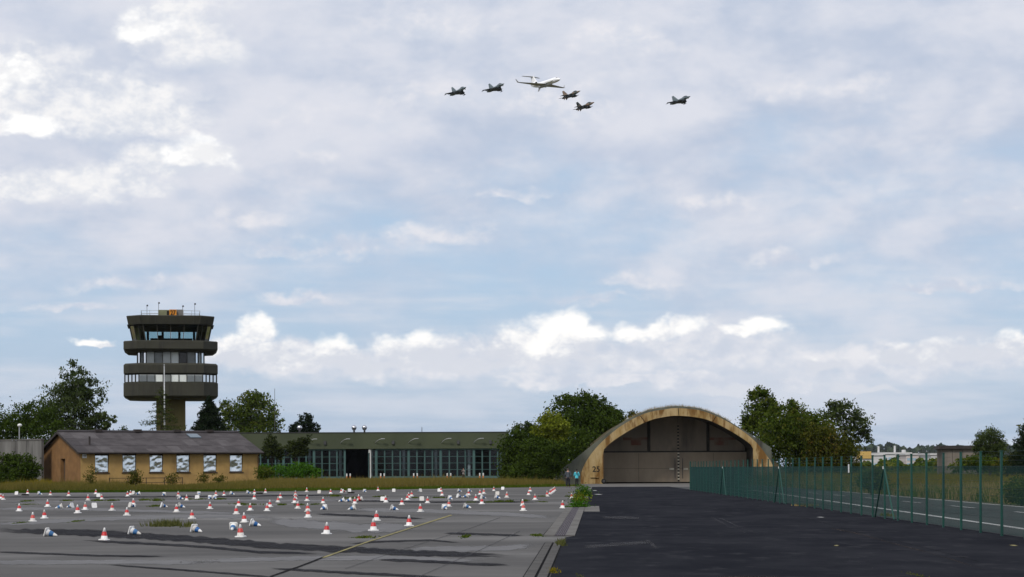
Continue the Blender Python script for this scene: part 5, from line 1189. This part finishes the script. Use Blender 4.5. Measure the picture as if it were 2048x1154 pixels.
for (up, bd_, wh, ro), lst in cell.items():
    lst.sort()
    for i, (px, py, hd, b) in enumerate(lst):
        src = proto[b]; first = b not in used; used.add(b)
        o = src if first else copy_tree(src)
        g = G(px, py)
        if up:
            o.location = g; o.rotation_euler = (rr.uniform(-.035, .035), rr.uniform(-.035, .035), rr.uniform(-.8, .8)); sq_ = rr.uniform(.94, 1.05); o.scale = (sq_, sq_, sq_); kind = 'upright red-white cone'
        else:
            a = math.radians(hd); pt = math.atan((.128 - .02) / .346)
            ax = Vector((math.cos(a) * math.cos(pt), math.sin(a) * math.cos(pt), -math.sin(pt))); side = Vector((-math.sin(a), math.cos(a), 0)); up_ = ax.cross(side)
            M = Matrix((side, up_, ax)).transposed().to_4x4()
            M.translation = Vector((g[0] - .14 * math.cos(a), g[1] + .06, 0)) + Vector((0, 0, .128 * math.cos(pt) + .002)); o.matrix_world = M
            kind = 'fallen blue-white cone' if b == 'b' else 'fallen red-white cone'
        lab = kind + ' ' + ro + ', ' + wh if len(lst) == 1 else ('' if i == 0 else '') + (ordn[i] + (' ' if i == 0 else ' from left ')) + kind + ' ' + ro + ', ' + wh
        tag(o, lab, 'cone', 'upright red and white cones' if up else 'cones lying on the apron')
# two flat black rubber feet lying among the cones
for k, (px, py, lab) in enumerate(((702, 986.8, 'flat black rubber foot near the far verge, in line with the open bay'), (519, 988.5, 'dark rubber lump beside a far cone near the verge'), (50.5, 991, 'flat black lump left of the house gable'))):
    g = G(px, py); o = tag(MB().loft([[(x_, y_, z_) for x_, y_ in ((-w, -.15), (w, -.15), (w + .03, 0), (w, .15), (-w, .15), (-w - .03, 0))] for w, z_ in ((.24, 0), (.24, .07), (.16, .12))]).build('rubber_foot', 'black_paint'), lab, 'rubber foot'); o.location = g

# ------------------------------------------------------------------ people
mat('skin', (0.42, 0.24, 0.17), (0.36, 0.20, 0.14), 8, 0.6, 0.3); mat('hair_dark', (0.012, 0.010, 0.010), (0.02, 0.016, 0.014), 20, 0.5, 0.4); mat('hair_grey', (0.12, 0.09, 0.075), (0.08, 0.06, 0.05), 20, 0.6, 0.3)
mat('jacket_grey', (0.085, 0.095, 0.11), (0.06, 0.068, 0.08), 3, 0.85, 0.15); mat('trousers_dark', (0.018, 0.018, 0.024), (0.026, 0.025, 0.03), 4, 0.85, 0.15); mat('top_turquoise', (0.10, 0.52, 0.60), (0.08, 0.44, 0.52), 3, 0.8, 0.2)
mat('leggings', (0.030, 0.032, 0.028), (0.022, 0.022, 0.02), 4, 0.8, 0.2); mat('shirt_stripe', (0.26, 0.22, 0.20), (0.17, 0.145, 0.14), 6, 0.85, 0.15, stretch=(.2, .2, 6)); mat('shoe_dark', (0.02, 0.02, 0.02), (0.03, 0.03, 0.03), 6, 0.7, 0.2); mat('shoe_tan', (0.30, 0.16, 0.11), (0.24, 0.12, 0.09), 6, 0.7, 0.2)
def skin(name, verts, edges, mm, parent, root=0, sub=2):
    """surface grown over a jointed skeleton; verts: (x, y, z, rx, ry)"""
    me = bpy.data.meshes.new(name); me.from_pydata([v[:3] for v in verts], edges, [])
    o = link(name, me, parent); me.materials.append(MATS[mm])
    o.modifiers.new('skin', 'SKIN').use_smooth_shade = True
    if not me.skin_vertices: me.skin_vertices.new()
    sv = me.skin_vertices[0].data
    for i, v in enumerate(verts): sv[i].radius = (v[3], v[4] if len(v) > 4 else v[3]); sv[i].use_root = (i == root)
    sb = o.modifiers.new('sub', 'SUBSURF'); sb.levels = sub; sb.render_levels = sub
    dg = bpy.context.evaluated_depsgraph_get(); nm = bpy.data.meshes.new_from_object(o.evaluated_get(dg)); o.modifiers.clear(); o.data = nm; nm.name = name
    for p in nm.polygons: p.use_smooth = True
    return o
def person(label, loc, rz, H, top, legs, shoe, hair, arms, legpose, long_hair=False, top_len=.50, hem=None, grp=None, holds=None):
    """standing figure facing local +Y; arms: (elbow, wrist) for left and right in units of height; legpose: foot x, y"""
    o = thing('person', label, 'person', loc, rz, grp); s = H
    hipz, shz, nkz, hdz = .525 * s, .815 * s, .865 * s, .935 * s
    V = [(0, 0, hipz, .085 * s, .065 * s), (0, .005 * s, .62 * s, .075 * s, .055 * s), (0, 0, .72 * s, .09 * s, .062 * s), (0, -.005 * s, shz - .01 * s, .075 * s, .052 * s), (0, 0, nkz, .030 * s, .030 * s), (0, .012 * s, hdz - .03 * s, .040 * s, .044 * s), (0, .010 * s, hdz, .043 * s, .052 * s), (0, .004 * s, .975 * s, .030 * s, .036 * s)]
    E = [(0, 1), (1, 2), (2, 3), (3, 4), (4, 5), (5, 6), (6, 7)]; arm_i, leg_i = [], []
    for sd, (el, wr) in zip((-1, 1), arms):
        b = len(V); V += [(sd * .105 * s, 0, shz - .012 * s, .034 * s), (el[0] * s, el[1] * s, el[2] * s, .026 * s), (wr[0] * s, wr[1] * s, wr[2] * s, .017 * s)]
        d = (Vector(wr) - Vector(el)).normalized(); h0 = Vector(wr) * s
        V += [tuple(h0 + d * .045 * s) + (.020 * s, .012 * s)]; E += [(3, b), (b, b + 1), (b + 1, b + 2), (b + 2, b + 3)]; arm_i.append(b)
        nrm = d.cross(Vector((1, 0, 0))).normalized(); sdv = d.cross(nrm)
        for f, ln in ((-1.5, .036), (-.5, .042), (.5, .040), (1.5, .032)):       # four fingers, slightly curled
            c = len(V); p0 = h0 + d * .052 * s + sdv * f * .0085 * s
            V += [tuple(p0 + d * ln * .5 * s) + (.0050 * s,), tuple(p0 + d * ln * s + nrm * .012 * s) + (.0042 * s,)]; E += [(b + 3, c), (c, c + 1)]
        c = len(V); p0 = h0 + d * .018 * s + sdv * .018 * s; V += [tuple(p0) + (.006 * s,), tuple(p0 + d * .026 * s + sdv * .012 * s) + (.005 * s,)]; E += [(b + 2, c), (c, c + 1)]
    for sd, (fx, fy) in zip((-1, 1), legpose):
        b = len(V); kx = (sd * .05 * s + fx * s) / 2; V += [(sd * .052 * s, 0, hipz - .03 * s, .062 * s), (kx, fy * s * .5 + .012 * s, .285 * s, .040 * s), (kx * .5 + fx * s * .5, fy * s * .8 - .008 * s, .20 * s, .039 * s), (fx * s, fy * s, .045 * s, .024 * s), (fx * s, fy * s + .055 * s, .018 * s, .022 * s, .016 * s), (fx * s, fy * s + .10 * s, .014 * s, .018 * s, .011 * s)]
        E += [(0, b), (b, b + 1), (b + 1, b + 2), (b + 2, b + 3), (b + 3, b + 4), (b + 4, b + 5)]; leg_i.append(b)
    skin('body', V, E, 'skin', o)
    g = .010 * s
    T = [(*V[i][:3], V[i][3] + 1.6 * g, V[i][4] + 1.6 * g) for i in range(4)]; T[0] = (0, 0, (top_len - .03) * s, .118 * s, .092 * s); TE = [(0, 1), (1, 2), (2, 3)]; T.append((0, -.002 * s, shz + .035 * s, .050 * s, .044 * s)); TE.append((3, 4)); T.append((0, 0, .57 * s, .108 * s, .086 * s)); TE[0] = (0, 5); TE.append((5, 1))
    for b in arm_i:
        c = len(T); T += [(*V[b][:3], V[b][3] + g), (*V[b + 1][:3], V[b + 1][3] + g), (*V[b + 2][:3], V[b + 2][3] + .007 * s)]; TE += [(3, c), (c, c + 1), (c + 1, c + 2)]
    skin('top', T, TE, top, o)
    T = [(0, 0, hipz + .05 * s, .098 * s, .078 * s), (0, 0, hipz, .104 * s, .083 * s)]; TE = [(0, 1)]
    for b in leg_i:
        c = len(T); T += [(*V[b + j][:3], V[b + j][3] + .012 * s) for j in range(4)]; TE += [(1, c), (c, c + 1), (c + 1, c + 2), (c + 2, c + 3)]
    skin('trousers', T, TE, legs, o)
    for b in leg_i: skin('shoe', [(*V[b + 3][:2], .040 * s, .038 * s), (*V[b + 4][:2], .022 * s, .034 * s, .024 * s), (V[b + 5][0], V[b + 5][1] + .01 * s, .020 * s, .028 * s, .020 * s)], [(0, 1), (1, 2)], shoe, o)
    hv = [(0, -.008 * s, hdz + .012 * s, .047 * s, .050 * s), (0, -.004 * s, .982 * s, .036 * s, .040 * s), (0, -.030 * s, hdz - .035 * s, .038 * s, .026 * s)]
    he = [(0, 1), (0, 2)]
    if long_hair: hv += [(0, -.070 * s, .85 * s, .034 * s, .026 * s), (-.008 * s, -.100 * s, .77 * s, .030 * s, .022 * s), (-.012 * s, -.105 * s, .69 * s, .016 * s, .014 * s)]; he += [(2, 3), (3, 4), (4, 5)]
    skin('hair', hv, he, hair, o)
    f = .945 * s                                    # face on the +Y side
    m = MB()
    for sd in (-1, 1): m.lathe([(.001, -.004 * s), (.006 * s, 0), (.001, .004 * s)], 6, c=(sd * .016 * s, .058 * s, f - .005 * s))
    m.build('eyes', 'hair_dark', o); MB().lathe([(.002, -.012 * s), (.009 * s, -.008 * s), (.003 * s, .014 * s)], 6, c=(0, .060 * s, f - .022 * s)).build('nose', 'skin', o); MB().box(-.014 * s, .014 * s, .052 * s, .060 * s, f - .047 * s, f - .043 * s).build('mouth', 'cone_red', o)
    if hem: skin(hem[0], [(0, 0, top_len * s - .035 * s, .094 * s, .074 * s), (0, 0, top_len * s - .005 * s, .092 * s, .074 * s)], [(0, 1)], hem[1], o)
    return o
g = G(1136, 974.2); person('man in grey jacket and dark trousers seen from behind near the shelter', g, math.radians(-8), 1.76, 'jacket_grey', 'trousers_dark', 'shoe_dark', 'hair_grey', (((-.155, .0, .65), (-.13, .09, .55)), ((.165, -.02, .66), (.165, .05, .54))), ((-.065, -.01), (.07, .03)), grp='people standing near the shelter')
g = G(1153.5, 974.2); person('woman in turquoise jacket with long dark hair near the shelter', g, math.radians(10), 1.68, 'top_turquoise', 'leggings', 'shoe_dark', 'hair_dark', (((-.145, .0, .65), (-.12, .12, .60)), ((.150, .0, .65), (.12, .12, .60))), ((-.055, .0), (.06, .02)), True, .47, ('hem', 'trousers_dark'), grp='people standing near the shelter')
q = P(927, 957, 288); pp_ = person('person in striped top and dark trousers holding a camera before the hall', (q[0], 288, 0), math.radians(150), 1.80, 'shirt_stripe', 'trousers_dark', 'shoe_tan', 'hair_dark', (((-.14, .06, .70), (-.05, .16, .82)), ((.14, .06, .70), (.05, .16, .82))), ((-.06, .0), (.07, .04)))
cm = thing('camera_in_hands', 'small dark camera held up by the person before the hall', 'camera', (q[0], 288, 0), math.radians(150)); cm.name = 'photo_camera'
MB().box(-.07, .07, .29, .36, 1.48, 1.58).build('camera_body', 'black_paint', cm); MB().lathe([(.04, -.06), (.04, .06)], 10).build('lens', 'metal_dark', cm).matrix_local = Matrix.Translation((0, .42, 1.53)) @ Matrix.Rotation(math.pi / 2, 4, 'X')

# ------------------------------------------------------------------ aircraft
mat('jet_white', (0.93, 0.93, 0.93), (0.90, 0.90, 0.90), 0.2, 0.4, 0.5); mat('jet_belly', (0.42, 0.42, 0.42), (0.38, 0.38, 0.38), 0.2, 0.5, 0.3); mat('jet_grey', (0.16, 0.20, 0.215), (0.13, 0.165, 0.18), 0.3, 0.5, 0.3); mat('jet_dark', (0.045, 0.052, 0.060), (0.035, 0.04, 0.048), 0.3, 0.5, 0.3)
mat('camo', (0.23, 0.165, 0.12), (0.085, 0.095, 0.085), 0.35, 0.6, 0.2, detail=2, lo=0.47, hi=0.53); mat('intake_black', (0.006, 0.006, 0.007), (0.01, 0.01, 0.01), 2, 0.9, 0.1); mat('canopy', (0.04, 0.05, 0.055), (0.03, 0.035, 0.04), 2, 0.12, 0.6)
def ell(y, rx, rz, cz=0.0, n=16, cx=0.0): return [(cx + rx * math.cos(2 * math.pi * k / n), y, cz + rz * math.sin(2 * math.pi * k / n)) for k in range(n)]
def plate(name, pts, th, mm, parent, m2=None):
    """thin tapered surface: outline points in 3D, thickness along its normal"""
    P_ = [Vector(p) for p in pts]; nrm = (P_[1] - P_[0]).cross(P_[2] - P_[0]).normalized() * th * .5; c = sum(P_, Vector()) / len(P_)
    up, dn = [p + nrm * .15 for p in P_], [p - nrm * .15 for p in P_]; iu, idn = [c + (p - c) * .72 + nrm for p in P_], [c + (p - c) * .72 - nrm for p in P_]
    return MB().loft([idn, dn, up, iu]).build(name, mm, parent)
YAW = math.radians(150)     # nose (local +Y) turned towards the camera and to the right
AD = 1018.0
def place(o, px, py, d=AD, yaw=YAW, pitch=4, roll=0):
    p = P(px, py, d); o.location = p
    h = Vector((math.sin(yaw), math.cos(yaw), 0)); fw = (h * math.cos(math.radians(pitch)) + Vector((0, 0, math.sin(math.radians(pitch))))).normalized(); rt = fw.cross(Vector((0, 0, 1))).normalized(); up = rt.cross(fw)
    M = Matrix((rt, fw, up)).transposed().to_4x4() @ Matrix.Rotation(math.radians(roll), 4, 'Y'); M.translation = Vector(p); o.matrix_world = M
bj = thing('business_jet', 'white twin-engine jet with T-tail and winglets leading the formation', 'jet')
fus = [(14.6, .12, .12, -.35), (14.0, .55, .5, -.25), (12.8, .95, .9, -.1), (11.2, 1.22, 1.25, .05), (9, 1.32, 1.34, .05), (2, 1.33, 1.35, .0), (-5, 1.33, 1.33, .05), (-9, 1.1, 1.05, .25), (-12, .65, .65, .5), (-14.3, .2, .25, .75)]
f_ = MB().loft([ell(*q) for q in fus]).build('fuselage', 'jet_white', bj, True)
MB().loft([ell(6.5, .3, .2, -1.35), ell(5, 1.0, .45, -1.35), ell(0, 1.25, .55, -1.32), ell(-5, 1.0, .45, -1.25), ell(-7, .3, .2, -1.1)]).build('belly_fairing', 'jet_belly', bj, True)
for sd in (-1, 1):
    MB().loft([ell(9.5, .1, .2, 0, 12, sd * 1.35), ell(8, .45, .75, -.05, 12, sd * 1.45), ell(-2, .45, .75, -.05, 12, sd * 1.45), ell(-4, .1, .2, 0, 12, sd * 1.35)]).build('radar_fairing', 'jet_white', f_, True)
    w = plate('wing', [(sd * 1.0, 3.6, -.95), (sd * 13.6, -3.6, -.25), (sd * 13.6, -5.1, -.25), (sd * 4.6, -3.6, -.8), (sd * 1.0, -3.7, -.95)], .34, 'jet_belly', bj)
    plate('winglet', [(sd * 13.55, -3.6, -.27), (sd * 14.3, -5.2, 1.45), (sd * 14.3, -5.9, 1.45), (sd * 13.55, -5.15, -.27)], .14, 'jet_belly', w)
    n_ = MB().loft([ell(-5.4, .72, .72, .75, 16, sd * 2.35), ell(-5.7, .86, .86, .75, 16, sd * 2.35), ell(-8, .88, .88, .75, 16, sd * 2.35), ell(-10.4, .55, .55, .75, 16, sd * 2.35)]).build('engine', 'jet_white', bj, True)
    MB().loft([ell(-5.34, .64, .64, .75, 16, sd * 2.35), ell(-5.42, .66, .66, .75, 16, sd * 2.35)]).build('intake', 'intake_black', n_)
    plate('pylon', [(sd * 1.0, -6.5, .7), (sd * 1.7, -6.5, .75), (sd * 1.7, -9.4, .75), (sd * .9, -9.4, .7)], .3, 'jet_white', n_)
    plate('tailplane', [(0, -12.6, 5.5), (sd * 5.3, -14.9, 5.6), (sd * 5.3, -15.9, 5.6), (0, -15.2, 5.5)], .2, 'jet_belly', bj)
    plate('cockpit_window', [(sd * .25, 12.9, .78), (sd * .82, 12.4, .62), (sd * .98, 11.7, .72), (sd * .35, 12.1, 1.06)], .12, 'canopy', f_)
plate('fin', [(0, -7.6, 1.2), (0, -12.2, 5.5), (0, -15.4, 5.5), (0, -13.8, 1.0)], .34, 'jet_white', bj)
MB().loft([ell(-11.8, .05, .05, 5.55, 10), ell(-12.6, .24, .24, 5.55, 10), ell(-15.6, .1, .1, 5.55, 10)]).build('fin_bullet', 'jet_white', bj, True)
plate('ventral_strake', [(0, -4.5, -1.5), (0, -6.4, -3.1), (0, -7.6, -3.1), (0, -7.0, -1.3)], .2, 'jet_belly', bj)
MB().loft([ell(1.0, .1, .1, -1.9, 10), ell(.4, .32, .3, -2.0, 10), ell(-.8, .1, .1, -1.9, 10)]).build('belly_antenna', 'jet_belly', bj, True)
place(bj, 1091, 166.5, AD, math.radians(151), -0.5, -1)

def delta_fighter():
    o = thing('delta_fighter', 'x', 'fighter jet'); fu = [(8.0, .05, .05, .1), (6.9, .38, .36, .1), (5.2, .62, .62, .15), (3.4, .78, .85, .2), (1.5, 1.05, .9, .05), (-2, 1.2, .85, 0), (-6, 1.1, .7, 0), (-7.6, .95, .5, 0)]
    f = MB().loft([ell(*q) for q in fu]).build('fuselage', 'jet_grey', o, True)
    MB().loft([ell(3.3, .9, .36, -.85, 12), ell(1.0, 1.0, .5, -.75, 12), ell(-3, .9, .5, -.5, 12)]).build('chin_intake', 'jet_dark', o, True)
    MB().loft([ell(3.34, .8, .28, -.85, 12), ell(3.31, .82, .30, -.85, 12)]).build('intake', 'intake_black', f)
    MB().loft([ell(5.6, .08, .06, .72, 12), ell(4.6, .42, .42, .85, 12), ell(3.2, .45, .5, .95, 12), ell(1.2, .2, .2, .95, 12)]).build('canopy', 'canopy', f, True)
    for sd in (-1, 1):
        w = plate('wing', [(sd * .95, 3.0, -.25), (sd * 5.45, -3.9, -.25), (sd * 5.45, -4.9, -.25), (sd * 1.0, -5.9, -.25)], .22, 'jet_dark', o)
        for (x_, y_, l_) in ((5.5, -4.2, 1.6), (3.9, -2.6, 1.7), (2.7, -1.2, 2.6)):
            r_ = .13 if l_ < 2 else .36; MB().loft([ell(y_ + l_, .03, .03, -.75, 8, sd * x_), ell(y_ + l_ * .6, r_, r_, -.75, 8, sd * x_), ell(y_ - l_ * .6, r_, r_, -.75, 8, sd * x_), ell(y_ - l_, .04, .04, -.75, 8, sd * x_)]).build('wing_store', 'jet_dark', w, True)
            MB().box(sd * x_ - .05, sd * x_ + .05, y_ - .5, y_ + .5, -.72, -.24).build('pylon', 'jet_dark', w)
        plate('canard', [(sd * .6, 5.4, .2), (sd * 2.0, 4.0, .0), (sd * 2.0, 3.5, .0), (sd * .62, 3.9, .2)], .1, 'jet_grey', o)
        MB().loft([ell(-7.5, .44, .44, 0, 12, sd * .5), ell(-8.3, .34, .34, 0, 12, sd * .5)]).build('nozzle', 'jet_dark', o, True)
    plate('fin', [(0, -1.9, .7), (0, -5.8, 3.75), (0, -7.2, 3.75), (0, -6.8, .5)], .2, 'jet_grey', o)
    return o
def tail_fighter():
    o = thing('tailed_fighter', 'x', 'fighter jet'); fu = [(7.6, .04, .04, .15), (6.4, .34, .34, .12), (4.8, .55, .6, .1), (3.0, .68, .8, .1), (1, .95, .78, 0), (-2, 1.1, .72, 0), (-5, .85, .7, .05), (-6.8, .55, .55, .05)]
    f = MB().loft([ell(*q) for q in fu]).build('fuselage', 'camo', o, True)
    MB().loft([ell(2.6, .62, .36, -.95, 12), ell(.5, .72, .5, -.8, 12), ell(-3, .6, .4, -.5, 12)]).build('chin_intake', 'jet_dark', o, True); MB().loft([ell(2.64, .52, .28, -.95, 12), ell(2.61, .54, .3, -.95, 12)]).build('intake', 'intake_black', f)
    MB().loft([ell(5.0, .06, .05, .6, 12), ell(4.0, .4, .45, .75, 12), ell(2.6, .42, .5, .85, 12), ell(.8, .2, .2, .8, 12)]).build('canopy', 'canopy', f, True)
    for sd in (-1, 1):
        w = plate('wing', [(sd * .7, 3.2, 0), (sd * 1.3, 1.0, 0), (sd * 4.7, -1.5, 0), (sd * 4.7, -2.6, 0), (sd * 1.0, -2.9, 0)], .18, 'camo', o)
        for (x_, y_, l_, r_) in ((4.8, -1.7, 1.5, .12), (3.4, -1.2, 1.5, .14), (2.1, -.6, 2.4, .34)):
            zc = 0 if x_ > 4.5 else -.7; MB().loft([ell(y_ + l_, .03, .03, zc, 8, sd * x_), ell(y_ + l_ * .6, r_, r_, zc, 8, sd * x_), ell(y_ - l_ * .6, r_, r_, zc, 8, sd * x_), ell(y_ - l_, .04, .04, zc, 8, sd * x_)]).build('wing_store', 'jet_dark', w, True)
            if zc: MB().box(sd * x_ - .05, sd * x_ + .05, y_ - .5, y_ + .5, -.66, -.02).build('pylon', 'jet_dark', w)
        plate('tailplane', [(sd * .8, -4.8, -.05), (sd * 2.75, -6.6, -.2), (sd * 2.75, -7.4, -.2), (sd * .8, -7.2, -.05)], .12, 'camo', o)
        plate('ventral_fin', [(sd * .5, -4.4, -.5), (sd * .8, -5.2, -1.3), (sd * .8, -5.9, -1.3), (sd * .5, -5.8, -.5)], .08, 'camo', o)
    MB().loft([ell(-6.7, .52, .52, .05, 12), ell(-7.7, .38, .38, .05, 12)]).build('nozzle', 'jet_dark', o, True)
    plate('fin', [(0, -2.6, .6), (0, -5.8, 3.5), (0, -7.3, 3.5), (0, -6.6, .6)], .18, 'camo', o)
    return o
df, tf = delta_fighter(), tail_fighter()
for k, (px, py, lab) in enumerate(((917.5, 182.5, 'leftmost grey delta-winged fighter of the formation'), (992.5, 175.5, 'grey delta-winged fighter just left of the white jet'), (1362, 200.5, 'lone grey delta-winged fighter at the right of the formation'))):
    o = df if k == 0 else copy_tree(df); tag(o, lab, 'fighter jet', 'delta-winged fighters in formation'); place(o, px, py, AD * 1.0, math.radians(150 - k), 5, 4)
for k, (px, py, lab) in enumerate(((1143, 189.5, 'upper camouflaged fighter right below the white jet'), (1171, 212, 'lower camouflaged fighter below the white jet'))):
    o = tf if k == 0 else copy_tree(tf); tag(o, lab, 'fighter jet', 'camouflaged fighters in formation'); place(o, px, py, AD * .98, math.radians(146), 5, 6)

# ------------------------------------------------------------------ air
hm = bpy.data.materials.new('haze'); hm.use_nodes = True; ht = hm.node_tree; ht.nodes.clear()
ho = ht.nodes.new('ShaderNodeOutputMaterial'); pv = ht.nodes.new('ShaderNodeVolumePrincipled')
pv.inputs['Color'].default_value = (0.80, 0.88, 0.98, 1); pv.inputs['Density'].default_value = 0.00002; pv.inputs['Anisotropy'].default_value = 0.0
ht.links.new(pv.outputs[0], ho.inputs['Volume']); MATS['haze'] = hm
tag(MB().box(-4600, 4600, -260, 4600, -1.0, 262).build('haze', 'haze'), 'thin pale haze over the airfield', 'haze', kind='stuff')
